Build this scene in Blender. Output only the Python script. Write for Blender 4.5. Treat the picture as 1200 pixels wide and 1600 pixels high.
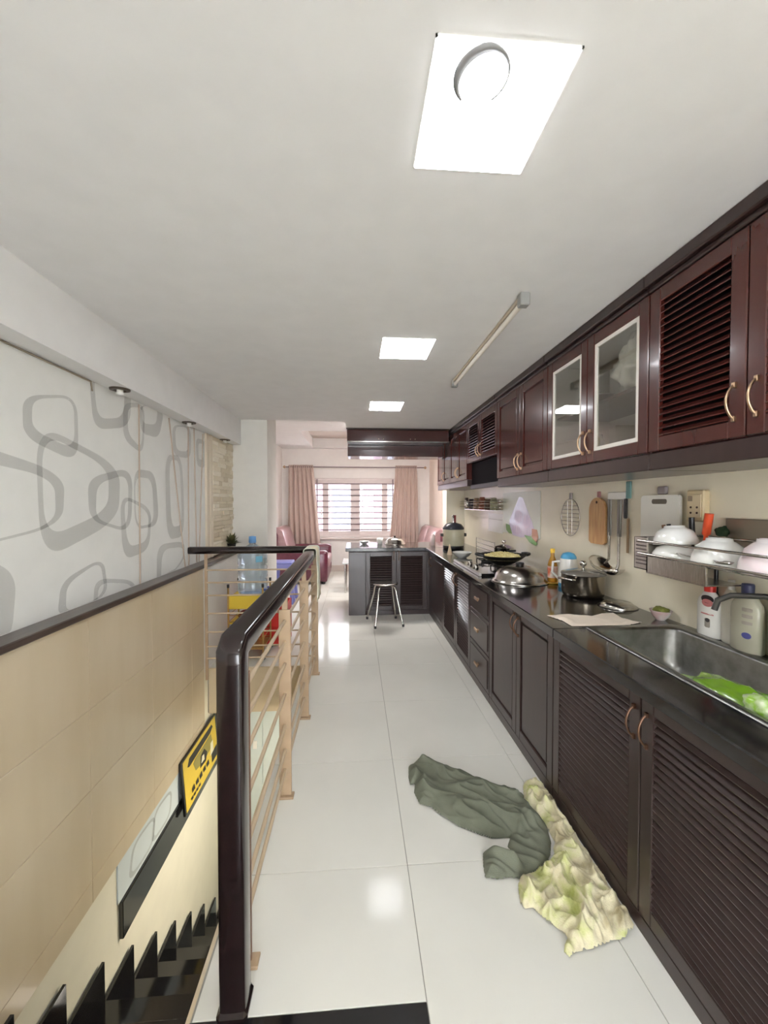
import bpy, bmesh, math, random
import numpy as np
from mathutils import Vector, noise
R=math.radians
random.seed(7)
for o in list(bpy.data.objects): bpy.data.objects.remove(o)
scene=bpy.context.scene
C=bpy.context.collection

# ------------------------------------------------------------------ camera
CAM_H,F_PX,YAW,PITCH=1.45,620.0,4.06,1.3
cd=bpy.data.cameras.new('camera'); cam=bpy.data.objects.new('camera',cd); C.objects.link(cam)
cam.location=(0,0,CAM_H); cam.rotation_euler=(R(90-PITCH),0,R(-YAW))
cd.sensor_fit='VERTICAL'; cd.sensor_height=36; cd.sensor_width=27; cd.lens=F_PX/1600*36; cd.clip_start=.02
scene.camera=cam
# ------------------------------------------------------------------ world, exposure
w=bpy.data.worlds.new('world'); scene.world=w; w.use_nodes=True
bg=w.node_tree.nodes['Background']; bg.inputs[0].default_value=(.93,.96,1,1); bg.inputs[1].default_value=13.0
scene.view_settings.view_transform='Standard'; scene.view_settings.look='None'
scene.view_settings.gamma=1; scene.view_settings.use_curve_mapping=False
scene.view_settings.exposure=0.72
scene.cycles.max_bounces=14; scene.cycles.diffuse_bounces=9; scene.cycles.glossy_bounces=6; scene.cycles.transparent_max_bounces=16
PANEL_L=15.0          # radiance of the ceiling LED panels
DOWN_L=42.0           # added unseen lamp on the floor below

# ------------------------------------------------------------------ pixel -> place
_y,_p=R(YAW),R(PITCH)
_F=np.array([math.sin(_y)*math.cos(_p),math.cos(_y)*math.cos(_p),-math.sin(_p)])
_R=np.array([math.cos(_y),-math.sin(_y),0.]); _U=np.cross(_R,_F)
def px(x,y,**k):
    d=_F+_R*(x-600)/F_PX-_U*(y-800)/F_PX; o=np.array([0,0,CAM_H])
    ax,v=[('XYZ'.index(a),v) for a,v in k.items()][0]
    return o+d*((v-o[ax])/d[ax])

# ------------------------------------------------------------------ materials
def lin(c):
    return tuple(((v/255)/12.92 if v/255<=.04045 else ((v/255+.055)/1.055)**2.4) for v in c)+(1,)
MATS={}
def mat(name,rgb,rough=.5,metal=0,coat=0,var=None,scale=8,stretch=(1,1,1),bump=0,bscale=60,spec=.5,trans=0,alpha=1,emit=0,sheen=0):
    if name in MATS: return MATS[name]
    m=bpy.data.materials.new(name); m.use_nodes=True; nt=m.node_tree; b=nt.nodes['Principled BSDF']
    b.inputs['Roughness'].default_value=rough; b.inputs['Metallic'].default_value=metal
    b.inputs['Coat Weight'].default_value=coat; b.inputs['Coat Roughness'].default_value=.08
    b.inputs['Specular IOR Level'].default_value=spec
    b.inputs['Transmission Weight'].default_value=trans; b.inputs['Alpha'].default_value=alpha
    b.inputs['Base Color'].default_value=lin(rgb)
    tc=nt.nodes.new('ShaderNodeTexCoord'); mp=nt.nodes.new('ShaderNodeMapping'); mp.inputs['Scale'].default_value=stretch
    nt.links.new(tc.outputs['Object'],mp.inputs[0])
    if var is None: var=tuple(max(0,v*.985) for v in rgb)
    n=nt.nodes.new('ShaderNodeTexNoise'); n.inputs['Scale'].default_value=scale; n.inputs['Detail'].default_value=4
    nt.links.new(mp.outputs[0],n.inputs[0])
    r=nt.nodes.new('ShaderNodeValToRGB'); r.color_ramp.elements[0].position=.35; r.color_ramp.elements[1].position=.65
    r.color_ramp.elements[0].color=lin(var); r.color_ramp.elements[1].color=lin(rgb)
    nt.links.new(n.outputs[0],r.inputs[0]); nt.links.new(r.outputs[0],b.inputs['Base Color'])
    if bump:
        n2=nt.nodes.new('ShaderNodeTexNoise'); n2.inputs['Scale'].default_value=bscale
        nt.links.new(mp.outputs[0],n2.inputs[0])
        bp=nt.nodes.new('ShaderNodeBump'); bp.inputs['Strength'].default_value=bump; bp.inputs['Distance'].default_value=.01
        nt.links.new(n2.outputs[0],bp.inputs['Height']); nt.links.new(bp.outputs[0],b.inputs['Normal'])
    if emit:
        b.inputs['Emission Color'].default_value=lin(rgb); b.inputs['Emission Strength'].default_value=emit
    MATS[name]=m; return m
def thin_glass(name,tint=(255,255,255),gloss=.08,rough=.02):
    if name in MATS: return MATS[name]
    m=bpy.data.materials.new(name); m.use_nodes=True; nt=m.node_tree; nt.nodes.clear()
    o=nt.nodes.new('ShaderNodeOutputMaterial'); mx=nt.nodes.new('ShaderNodeMixShader')
    t=nt.nodes.new('ShaderNodeBsdfTransparent'); g=nt.nodes.new('ShaderNodeBsdfGlossy')
    lw=nt.nodes.new('ShaderNodeLayerWeight'); lw.inputs[0].default_value=.12
    ma=nt.nodes.new('ShaderNodeMath'); ma.operation='ADD'; ma.inputs[1].default_value=gloss; ma.use_clamp=True
    t.inputs[0].default_value=lin(tint); g.inputs['Roughness'].default_value=rough
    nt.links.new(lw.outputs['Facing'],ma.inputs[0]); nt.links.new(ma.outputs[0],mx.inputs[0])
    nt.links.new(t.outputs[0],mx.inputs[1]); nt.links.new(g.outputs[0],mx.inputs[2]); nt.links.new(mx.outputs[0],o.inputs[0])
    MATS[name]=m; return m
def film(name,rgb,a):
    m=bpy.data.materials.new(name); m.use_nodes=True; nt=m.node_tree; nt.nodes.clear()
    o=nt.nodes.new('ShaderNodeOutputMaterial'); mx=nt.nodes.new('ShaderNodeMixShader'); mx.inputs[0].default_value=a
    t=nt.nodes.new('ShaderNodeBsdfTransparent'); g=nt.nodes.new('ShaderNodeBsdfDiffuse'); g.inputs[0].default_value=lin(rgb)
    nt.links.new(t.outputs[0],mx.inputs[1]); nt.links.new(g.outputs[0],mx.inputs[2]); nt.links.new(mx.outputs[0],o.inputs[0])
    MATS[name]=m; return m
M_ceil=mat('ceiling_paint',(230,229,228),.9)
M_tile=mat('floor_tile',(222,221,213),.10,var=(217,216,208),scale=2.5,spec=.13)
M_grout=mat('grout',(150,148,140),.9)
M_black=mat('black_granite',(28,27,29),.12,coat=.5,var=(16,16,18),scale=90)
M_paper=mat('wallpaper',(226,226,222),.8,bump=.05,bscale=150)
M_blue=mat('pale_blue_paper',(206,216,220),.8)
M_cream=mat('cream_paint',(232,228,210),.8)
M_white=mat('white_paint',(228,226,220),.85)
M_pink=mat('pink_white_paint',(232,229,226),.85)
M_salmon=mat('salmon_paint',(232,218,206),.85)
M_splash=mat('cream_backsplash',(236,228,206),.25,coat=.3)
M_beige=mat('beige_wall_tile',(208,193,166),.3,var=(199,182,152),scale=1.6,stretch=(1,2.5,.5),coat=.2)
M_ledge=mat('ledge_wood',(74,60,54),.28,var=(58,46,41),scale=5,stretch=(8,1,8),coat=.4)
M_wood=mat('mahogany_wood',(72,32,27),.24,var=(69,30,25),scale=3,stretch=(5,5,.8),coat=.4)
M_base=mat('brown_wood',(53,37,35),.3,var=(47,32,30),scale=5,stretch=(5,5,.8),coat=.3)
M_rail=mat('handrail_lacquer',(30,18,18),.2,var=(22,13,13),scale=6,stretch=(6,1,6),coat=.35)
M_post=mat('tan_metal',(178,154,126),.45,var=(168,144,116),scale=10)
M_rod=mat('cream_rod',(196,176,148),.35)
M_brass=mat('aged_brass',(196,166,136),.28,metal=1)
M_steel=mat('stainless_steel',(196,192,186),.22,metal=1,var=(170,166,160),scale=30,stretch=(1,12,1))
M_sink=mat('sink_steel',(150,150,146),.3,metal=1,var=(128,128,124),scale=20)
M_chrome=mat('chrome',(215,212,206),.1,metal=1)
M_dark=mat('black_iron',(24,24,25),.4)
M_hood=mat('hood_black',(12,10,13),.6,spec=.06)
M_bplast=mat('black_plastic',(30,29,30),.35)
M_wplast=mat('white_plastic',(236,234,228),.3,coat=.2)
M_porc=mat('white_porcelain',(240,240,236),.12,coat=.6)
M_leather=mat('maroon_leather',(104,44,62),.3,var=(90,36,54),scale=14,coat=.25)
M_leather2=mat('mauve_leather',(178,146,148),.3,var=(164,130,134),scale=14,coat=.25)
M_curt=mat('curtain_fabric',(198,180,170),.9,var=(186,166,156),scale=12,stretch=(6,6,.3))
M_frame=mat('window_frame_paint',(218,208,206),.5)
M_bar=mat('grille_bar',(122,108,112),.5)
M_led=mat('led_diffuser',(250,251,255),.5,emit=PANEL_L)
M_wglass=thin_glass('window_glass')
M_cglass=thin_glass('cabinet_glass',(246,246,242),.07)

# ------------------------------------------------------------------ geometry helpers
class MB:
    def __init__(s): s.v=[];s.f=[];s.sm=[]
    def add(s,v,f,smooth=False):
        b=len(s.v); s.v+=[tuple(map(float,p)) for p in v]; s.f+=[tuple(i+b for i in q) for q in f]; s.sm+=[smooth]*len(f); return s
    def box(s,x0,x1,y0,y1,z0,z1,c=0):
        x0,x1=min(x0,x1),max(x0,x1);y0,y1=min(y0,y1),max(y0,y1);z0,z1=min(z0,z1),max(z0,z1)
        if c<=0:
            v=[(x,y,z) for x in(x0,x1) for y in(y0,y1) for z in(z0,z1)]
            return s.add(v,[(0,1,3,2),(4,6,7,5),(0,4,5,1),(2,3,7,6),(0,2,6,4),(1,5,7,3)])
        bm=bmesh.new(); bmesh.ops.create_cube(bm,size=1)
        for q in bm.verts: q.co=Vector((x0 if q.co.x<0 else x1,y0 if q.co.y<0 else y1,z0 if q.co.z<0 else z1))
        seg=1 if c<.012 else 3
        bmesh.ops.bevel(bm,geom=bm.edges[:],offset=min(c,.49*min(x1-x0,y1-y0,z1-z0)),segments=seg,affect='EDGES',profile=.5)
        bm.verts.index_update()
        s.add([q.co[:] for q in bm.verts],[[l.index for l in f.verts] for f in bm.faces],seg>1); bm.free(); return s
    def lathe(s,prof,c=(0,0,0),n=28,axis='z',sx=1,sy=1,cap=True):
        v=[];f=[];k=len(prof)
        for i in range(n):
            a=2*math.pi*i/n; ca,sa=math.cos(a)*sx,math.sin(a)*sy
            for r,h in prof:
                p={'z':(r*ca,r*sa,h),'x':(h,r*ca,r*sa),'y':(r*ca,h,r*sa)}[axis]
                v.append((p[0]+c[0],p[1]+c[1],p[2]+c[2]))
        for i in range(n):
            j=(i+1)%n
            for q in range(k-1): f.append((i*k+q,j*k+q,j*k+q+1,i*k+q+1))
        s.add(v,f,True)
        if cap:
            if prof[0][0]>1e-4: s.add([v[i*k] for i in range(n)],[tuple(reversed(range(n)))])
            if prof[-1][0]>1e-4: s.add([v[i*k+k-1] for i in range(n)],[tuple(range(n))])
        return s
    def tube(s,path,r,n=8,closed=False,cap=True,flat=None):
        P=[Vector(p) for p in path]; k=len(P); v=[];f=[]; up=None
        rr=r if isinstance(r,(list,tuple)) else [r]*k
        for i,p in enumerate(P):
            a=P[(i-1)%k] if (closed or i) else p; b=P[(i+1)%k] if (closed or i<k-1) else p
            d=(b-a).normalized()
            if up is None: up=Vector((0,0,1)) if abs(d.z)<.9 else Vector((1,0,0))
            x=d.cross(up).normalized(); y=x.cross(d).normalized(); up=y
            for j in range(n):
                t=2*math.pi*j/n; v.append(p+x*(rr[i]*math.cos(t))+y*(rr[i]*math.sin(t)*(flat or 1)))
        m=k if closed else k-1
        for i in range(m):
            q=(i+1)%k
            for j in range(n): f.append((i*n+j,i*n+(j+1)%n,q*n+(j+1)%n,q*n+j))
        s.add(v,f,True)
        if cap and not closed: s.add(v[:n],[tuple(reversed(range(n)))]).add(v[-n:],[tuple(range(n))])
        return s
    def prism(s,poly,d,z0=None):   # poly 3D ring, extruded by vector d
        n=len(poly); v=[Vector(p) for p in poly]+[Vector(p)+Vector(d) for p in poly]
        f=[tuple(range(n))[::-1],tuple(range(n,2*n))]+[(i,(i+1)%n,(i+1)%n+n,i+n) for i in range(n)]
        return s.add(v,f)
    def build(s,name,m,parent=None,origin=None):
        me=bpy.data.meshes.new(name)
        w0=Vector(WL[parent.name]) if parent else Vector((0,0,0))
        og=Vector(origin) if origin is not None else w0
        me.from_pydata([tuple(Vector(p)-og) for p in s.v],[],s.f)
        me.polygons.foreach_set('use_smooth',s.sm); me.materials.append(m)
        bm=bmesh.new(); bm.from_mesh(me); bmesh.ops.recalc_face_normals(bm,faces=bm.faces[:]); bm.to_mesh(me); bm.free()
        me.update()
        return put(name,me,parent,og)
WL={}
def put(name,me,parent,wloc):
    o=bpy.data.objects.new(name,me); C.objects.link(o); WL[o.name]=tuple(wloc)
    if parent: o.parent=parent; o.location=Vector(wloc)-Vector(WL[parent.name])
    else: o.location=wloc
    return o
def tag(o,label=None,cat=None,group=None,kind=None):
    if label: o['label']=label
    if cat: o['category']=cat
    if group: o['group']=group
    if kind: o['kind']=kind
    return o
def thing(name,loc,label,cat,group=None):
    o=put(name,None,None,loc); o.empty_display_size=.05; return tag(o,label,cat,group)
def struct(name,mb,m,label=None):
    o=mb.build(name,m); return tag(o,label,None,None,'structure')
def arc(c,r,a0,a1,n,ux,uy):
    c,ux,uy=Vector(c),Vector(ux),Vector(uy)
    return [c+ux*(r*math.cos(R(a0+(a1-a0)*i/n)))+uy*(r*math.sin(R(a0+(a1-a0)*i/n))) for i in range(n+1)]

# ================================================================== SETTING
XL,XLO,XR=-1.37,-1.29,1.58            # upper left wall, lower left wall, right wall
ZC,ZC2,YD,YF,YB=2.36,2.59,4.45,8.45,-1.8   # kitchen ceiling, living ceiling, change of ceiling, far wall, back wall
XLL=-1.54; SX,SY=-.465,3.56; LZ=-2.64      # living left wall, stairwell edges, lower floor
LAND=1.11
# floor: slab with separate tiles
fl=MB()
fl.box(SX,XR,YB,SY,-.40,-.004).box(XLL,XR,SY,YF,-.40,-.004).box(XL,SX,YB,.745,-.40,-.004)
floor=struct('floor',fl,M_grout)
TW,TD,gap=.664,.656,.0022
xs=[.204+TW*i for i in range(-3,3)]; ys=[1.547+TD*i for i in range(-6,12)]
full={}
def tile(x0,x1,y0,y1):
    if x1-x0<.02 or y1-y0<.02: return
    key=(round(x1-x0,3),round(y1-y0,3))
    cx,cy=(x0+x1)/2,(y0+y1)/2
    if key not in full:
        a,b=key[0]/2-gap/2,key[1]/2-gap/2
        o=MB().box(cx-a,cx+a,cy-b,cy+b,-.012,0,.0012).build('floor_tile',M_tile,floor,(cx,cy,0)); full[key]=o.data
    else: put('floor_tile',full[key],floor,(cx,cy,0))
for i in range(-3,3):
    for j in range(-6,12):
        x0,x1=.204+TW*i,.204+TW*(i+1); y0,y1=1.547+TD*j,1.547+TD*(j+1)
        x0,x1=max(x0,XLL),min(x1,XR); y0,y1=max(y0,YB),min(y1,YF)
        if y1<=y0 or x1<=x0: continue
        if x1<=SX+.03:                       # stairwell side
            y0=max(y0,SY)
        elif x1<=.21:
            y0=max(y0,LAND)
        if y1>y0: tile(x0,x1,y0,y1)
struct('floor_landing',MB().box(SX,.203,YB,LAND,-.012,0,.0015).box(XLO,SX,YB,.746,-.012,0,.0015),M_black)
struct('trim_stairwell_edge',MB().box(SX-.012,SX,LAND,SY,-.40,-.001).box(XLO,SX,SY-.012,SY,-.40,-.001),M_beige)
# ceiling
tx0,tx1,ty0,ty1=-.885,1.1,6.38,8.3
ce=MB().box(XL-.1,XR+.1,YB-.1,YD,ZC,ZC+.4)
ce.box(-.12,XR+.1,YD,5.7,ZC,ZC2+.2)
ce.box(XLL-.1,tx0,YD,YF,ZC2,ZC2+.2).box(tx1,XR+.1,YD,YF,ZC2,ZC2+.2).box(tx0,tx1,YD,ty0,ZC2,ZC2+.2).box(tx0,tx1,ty1,YF,ZC2,ZC2+.2)
struct('ceiling',ce,M_ceil)
LIV_L=32.0  # emission of the added living room fill lamp
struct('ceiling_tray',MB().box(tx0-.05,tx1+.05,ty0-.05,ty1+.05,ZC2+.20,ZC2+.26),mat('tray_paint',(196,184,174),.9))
# left wall upper with wallpaper
wl=struct('wall_left',MB().box(XL-.12,XL,YB,YD+.05,.85,ZC+.1),M_paper)
struct('trim_ceiling_beam',MB().box(XL,-1.25,YB,YD,2.085,ZC+.02),M_ceil)
# lower left wall along the stairs
lw=MB().box(XLO-.2,XLO-.012,YB,YD,LZ,.905)
wlo=struct('wall_stairs',lw,M_cream)
zt=[.905,.447,.05,-.40,-.515]
for a,b in zip(zt[:-1],zt[1:]):
    for k in range(9):
        y0,y1=-1.0+.6*k,-1.0+.6*(k+1)
        if y1>3.45: y1=3.45
        if y1-y0>.05:
            MB().box(XLO-.012,XLO,y0+.001,y1-.001,b+.001,a-.001,.0015).build('wall_tile',M_beige,wlo,(XLO,y0,b))
MB().box(XLO-.012,XLO,3.452,YD,0,.905).build('white_panel',M_white,wlo)
bp=MB().box(XLO-.012,XLO-.004,2.21,3.95,-.74,-.517).build('blue_wallpaper_panel',M_blue,wlo)
MB().box(XLO-.012,XLO+.012,2.225,3.95,-.95,-.742,.003).build('skirting_board',M_black,wlo)
struct('trim_ledge',MB().box(XL,-1.262,YB,4.43,.905,.937,.004),M_ledge)
# column and living-room walls
struct('wall_column',MB().box(XLL-.1,-.97,YD,4.93,0,ZC2+.05),M_white)
struct('wall_living_left',MB().box(XLL-.1,XLL,4.93,YF+.1,0,ZC2+.3),M_pink)
struct('wall_right',MB().box(XR,XR+.12,YB,5.7,0,ZC+.1),M_splash)
struct('wall_living_right',MB().box(XR,XR+.12,5.7,YF+.1,0,ZC2+.3).box(1.318,XR,5.71,5.95,0,ZC2),M_salmon)
struct('wall_pilaster',MB().box(1.318,XR,5.70,5.71,0,ZC2),M_splash)
bx0,bx1,bz1=-.30,.90,2.1
struct('wall_back',MB().box(XL-.1,bx0,YB-.12,YB,-.4,ZC+.1).box(bx1,XR+.1,YB-.12,YB,-.4,ZC+.1).box(bx0,bx1,YB-.12,YB,bz1,ZC+.1).box(bx0,bx1,YB-.12,YB,-.4,0),M_white)
dr_=put('door_added',None,None,(.3,YB-.06,0)); tag(dr_,kind='structure')  # unseen glazed door added behind the camera to let in more daylight
for a,b in ((bx0,bx0+.05),(.275,.325),(bx1-.05,bx1)): MB().box(a,b,YB-.09,YB-.03,0,bz1,.003).build('door_frame',M_frame,dr_)
for z_ in (0,bz1-.06): MB().box(bx0,bx1,YB-.088,YB-.032,z_,z_+.06,.003).build('door_rail',M_frame,dr_)
for a,b in ((bx0+.05,.275),(.325,bx1-.05)): MB().box(a,b,YB-.062,YB-.058,.06,bz1-.06).build('pane',M_wglass,dr_)
struct('floor_balcony',MB().box(-2.5,2.5,YB-2.5,YB-.12,-.45,-.05),M_white)
# lower floor of the stairwell
struct('floor_lower',MB().box(XLO,1.0,YB,4.6,LZ-.05,LZ),M_tile)
struct('wall_lower_far',MB().box(XLO-.2,1.0,4.2,4.3,LZ,-.40),M_blue)
struct('wall_lower_right',MB().box(SX+.5,SX+.6,YB,4.3,LZ,-.40),M_cream)
struct('wall_lower_back',MB().box(XLO,1.0,YB-.1,YB,LZ,-.40),M_cream)
# window wall
wx0,wx1,wz0,wz1=-.965,.945,.72,1.975
struct('wall_far',MB().box(XLL,wx0,YF,YF+.2,0,ZC2+.3).box(wx1,XR,YF,YF+.2,0,ZC2+.3).box(wx0,wx1,YF,YF+.2,wz1,ZC2+.3).box(wx0,wx1,YF,YF+.2,0,wz0),M_pink)
struct('baseboard_far',MB().box(XLL,XR,YF-.015,YF,0,.13,.004),mat('taupe_skirting',(196,184,176),.4))
win=put('window_1',None,None,(0,YF+.1,wz0)); tag(win,kind='structure')
fy0,fy1=YF+.04,YF+.12
def winbox(n,x0,x1,z0,z1,m=M_frame,y0=fy0,y1=fy1,c=.004): return MB().box(x0,x1,y0,y1,z0,z1,c).build(n,m,win)
winbox('window_frame',wx0,wx1,wz1-.05,wz1); winbox('window_frame',wx0,wx1,wz0,wz0+.05)
winbox('window_frame',wx0,wx0+.04,wz0+.05,wz1-.05); winbox('window_frame',wx1-.04,wx1,wz0+.05,wz1-.05)
winbox('mullion',-.11,.085,wz0+.05,wz1-.05); winbox('mullion',-.70,-.58,wz0+.05,wz1-.05); winbox('mullion',.555,.675,wz0+.05,wz1-.05)
for a,b in ((wx0+.04,-.70),(-.58,-.11),(.085,.555),(.675,wx1-.04)):
    s=winbox('sash',a,b,wz0+.05,wz0+.13,M_frame,YF+.06,YF+.10); winbox('sash',a,b,wz1-.12,wz1-.05,M_frame,YF+.06,YF+.10)
    winbox('pane',a,b,wz0+.13,wz1-.12,M_wglass,YF+.078,YF+.082,0)
for i in range(9):
    z=wz0+.16+i*.122
    MB().tube([(wx0+.03,YF+.02,z),(wx1-.03,YF+.02,z)],.0125,6).build('grille_bar',M_bar,win)
for x in (-.815,.79):
    MB().tube([(x,YF+.022,wz0+.02),(x,YF+.022,wz1-.02)],.0125,6).build('grille_bar',M_bar,win)
for x in (-.72,.70):
    MB().box(x-.012,x+.012,YF+.015,YF+.045,1.28,1.31).box(x-.01,x+.01,YF+.0,YF+.02,1.20,1.31,.003).build('window_handle',M_wplast,win)
MB().box(wx0-.05,wx1+.05,YF-.07,YF+.04,wz0-.035,wz0,.006).build('window_sill',M_frame,win)
# house across the street
nh=thing('neighbour_house',(0,13,-3),'pale pink house facade seen through the window grille','building')
MB().box(-7,7,13,13.4,-3,2.6).build('facade',mat('pink_facade',(98,82,90),.9),nh)
for x in (-2.1,-.3,1.5):
    f=MB().box(x-.55,x+.55,12.95,13,.6,2.0,.01).build('window_frame',mat('facade_frame',(120,112,114),.8),nh); MB().box(x-.45,x+.45,12.94,12.955,.7,1.9).build('pane',mat('grey_pane',(96,100,110),.3),f)

# stacked-stone strip on the left wall
stw=struct('wall_stone',MB().box(XL-.002,XL+.012,3.86,YD,.94,2.085),mat('stone_back',(176,160,132),.9))
M_st=[mat('ledge_stone_%s'%n,c,.85,bump=.4,bscale=40) for n,c in (('a',(226,216,194)),('b',(214,202,178)),('c',(234,226,208)))]
z=.95
while z<2.08:
    h=random.uniform(.022,.048); h=min(h,2.083-z); y=3.863
    while y<YD-.01:
        l=min(random.uniform(.12,.30),YD-.003-y)
        if YD-.003-(y+l)<.06: l=YD-.003-y
        MB().box(XL+.010,XL+.018+random.uniform(0,.022),y,y+l-.002,z,z+h-.0015,.003).build('stone',random.choice(M_st),stw,(XL,y,z)); y+=l
    z+=h
struct('trim_1',MB().box(XL,XL+.02,3.72,3.78,.94,2.085,.002),mat('beige_batten',(218,206,186),.6))
struct('trim_2',MB().box(XL,XL+.024,3.80,3.86,.94,2.085,.002),mat('beige_batten',(218,206,186),.6))

# wallpaper rings (flat print on the wall)
M_ring=film('wallpaper_print',(150,150,148),.23)
def rounded(q,n=9,k=.34):
    q=[np.array(p,float) for p in q]; out=[]
    for i in range(4):
        a,b,c=q[i-1],q[i],q[(i+1)%4]
        s=b+(a-b)*k; e=b+(c-b)*k
        for t in np.linspace(0,1,n): 
            out.append((1-t)**2*s+2*t*(1-t)*b+t*t*e)
    return out
A=lambda pts:[(x/2.963,480+y/2.963) for x,y in pts]
B=lambda pts:[(160+x/5,580+y/5) for x,y in pts]
rings=[(A([(103,406),(357,406),(364,724),(106,600)]),A([(150,423),(342,419),(345,662),(146,565)])),
(A([(160,528),(556,735),(550,985),(188,1180)]),A([(190,575),(502,740),(502,940),(205,1075)])),
(A([(-240,590),(300,770),(290,1010),(-190,1130)]),A([(-190,690),(252,790),(258,1005),(-150,1108)])),
(A([(403,790),(614,738),(607,1048),(413,988)]),A([(447,817),(595,770),(590,1028),(442,982)])),
(A([(553,862),(703,930),(690,1125),(568,1172)]),A([(570,880),(690,948),(680,1085),(590,1112)])),
(A([(282,1268),(478,1155),(502,1335),(262,1445)]),A([(308,1282),(465,1172),(485,1330),(302,1420)])),
(A([(438,1255),(630,1262),(625,1420),(428,1420)]),A([(456,1275),(615,1278),(605,1410),(448,1410)])),
(A([(-230,1130),(78,1215),(50,1560),(-230,1600)]),A([(-190,1250),(-8,1290),(-18,1540),(-190,1560)])),
(A([(410,318),(606,330),(602,556),(432,568)]),A([(430,310),(576,316),(572,512),(450,517)])),
(B([(158,245),(330,250),(320,660),(160,530)]),B([(195,280),(318,285),(305,610),(197,490)])),
(B([(282,255),(482,300),(440,525),(300,485)]),B([(308,262),(432,295),(416,420),(312,408)])),
(B([(240,760),(412,785),(442,1205),(250,1240)]),B([(250,825),(386,840),(402,1190),(262,1215)])),
(B([(485,648),(622,660),(642,1290),(500,1320)]),B([(518,690),(602,700),(622,1200),(535,1222)])),
(B([(425,1355),(640,1325),(640,1480),(420,1700)]),B([(465,1392),(630,1370),(625,1470),(450,1690)])),
(B([(540,415),(690,430),(690,685),(552,662)]),B([(565,430),(668,440),(668,632),(573,617)])),
(B([(725,520),(800,540),(800,760),(735,740)]),B([(745,560),(788,570),(785,690),(750,690)]))]
# two rings lie outside the photograph, on the wall beside the camera
pm=MB()
for i,(qo,qi) in enumerate(rings):
    d=XL+.0006+.00015*i; cl=lambda p:(d,min(max(p[1],-1.5),3.71),min(max(p[2],.9385),2.084))
    O=[cl(px(x,y,X=XL)) for x,y in rounded(qo)]; I=[cl(px(x,y,X=XL)) for x,y in rounded(qi)]
    n=len(O); pm.add(O+I,[(k,(k+1)%n,(k+1)%n+n,k+n) for k in range(n)])
for k in range(3):
    y=.95-.8*k; z=1.5+.12*(-1)**k
    O=rounded([(y-.3,z-.3),(y-.26,z+.28),(y+.3,z+.33),(y+.26,z-.25)]); I=rounded([(y-.22,z-.25),(y-.2,z+.2),(y+.24,z+.29),(y+.22,z-.18)])
    n=len(O); pm.add([(XL+.004,a,b) for a,b in O+I],[(q,(q+1)%n,(q+1)%n+n,q+n) for q in range(n)])
tag(pm.build('wallpaper_print',M_ring,wl),'grey rounded-square rings printed on the wallpaper',kind='stuff')
pb=MB()
for i,(y0,y1) in enumerate(((2.3,2.62),(2.55,2.85),(2.95,3.3))):
    O=rounded([(y0,-.72),(y0+.05,-.53),(y1,-.55),(y1-.03,-.73)]); I=rounded([(y0+.03,-.70),(y0+.07,-.55),(y1-.02,-.565),(y1-.05,-.71)])
    n=len(O); pb.add([(XLO-.0035+i*.0003,a,b) for a,b in O+I],[(q,(q+1)%n,(q+1)%n+n,q+n) for q in range(n)])
tag(pb.build('ring_print',M_ring,bp),kind='stuff')

# ================================================================== STAIRS
st=thing('staircase',(XLO,LAND,0),'black granite stairs going down beside the beige tiled wall','stairs')
for j in range(0,12):
    zk=-.038-.21*j; zj=zk-.20; y1=1.795+.2624*(j-3); y0=y1-.2624
    if zj<LZ+.02: break
    MB().box(XLO+.001,SX-.013,y0-.02,y1,zj-.03,zj,.003).box(XLO+.001,SX-.02,y0-.012,y0-.001,zj-.03,zj+.18).build('step',M_black,st)
    MB().box(XLO+.0005,XLO+.014,y0,y1,zj-.03,zk).build('stair_skirting',M_black,st)
MB().prism([(SX-.05,.80,-.50),(SX-.05,1.795+.2624*7.5,LZ),(SX-.05,1.795+.2624*7.5-.35,LZ),(SX-.05,.80,-.72)],(-.75,0,0)).build('stair_slab',M_cream,st)

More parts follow.
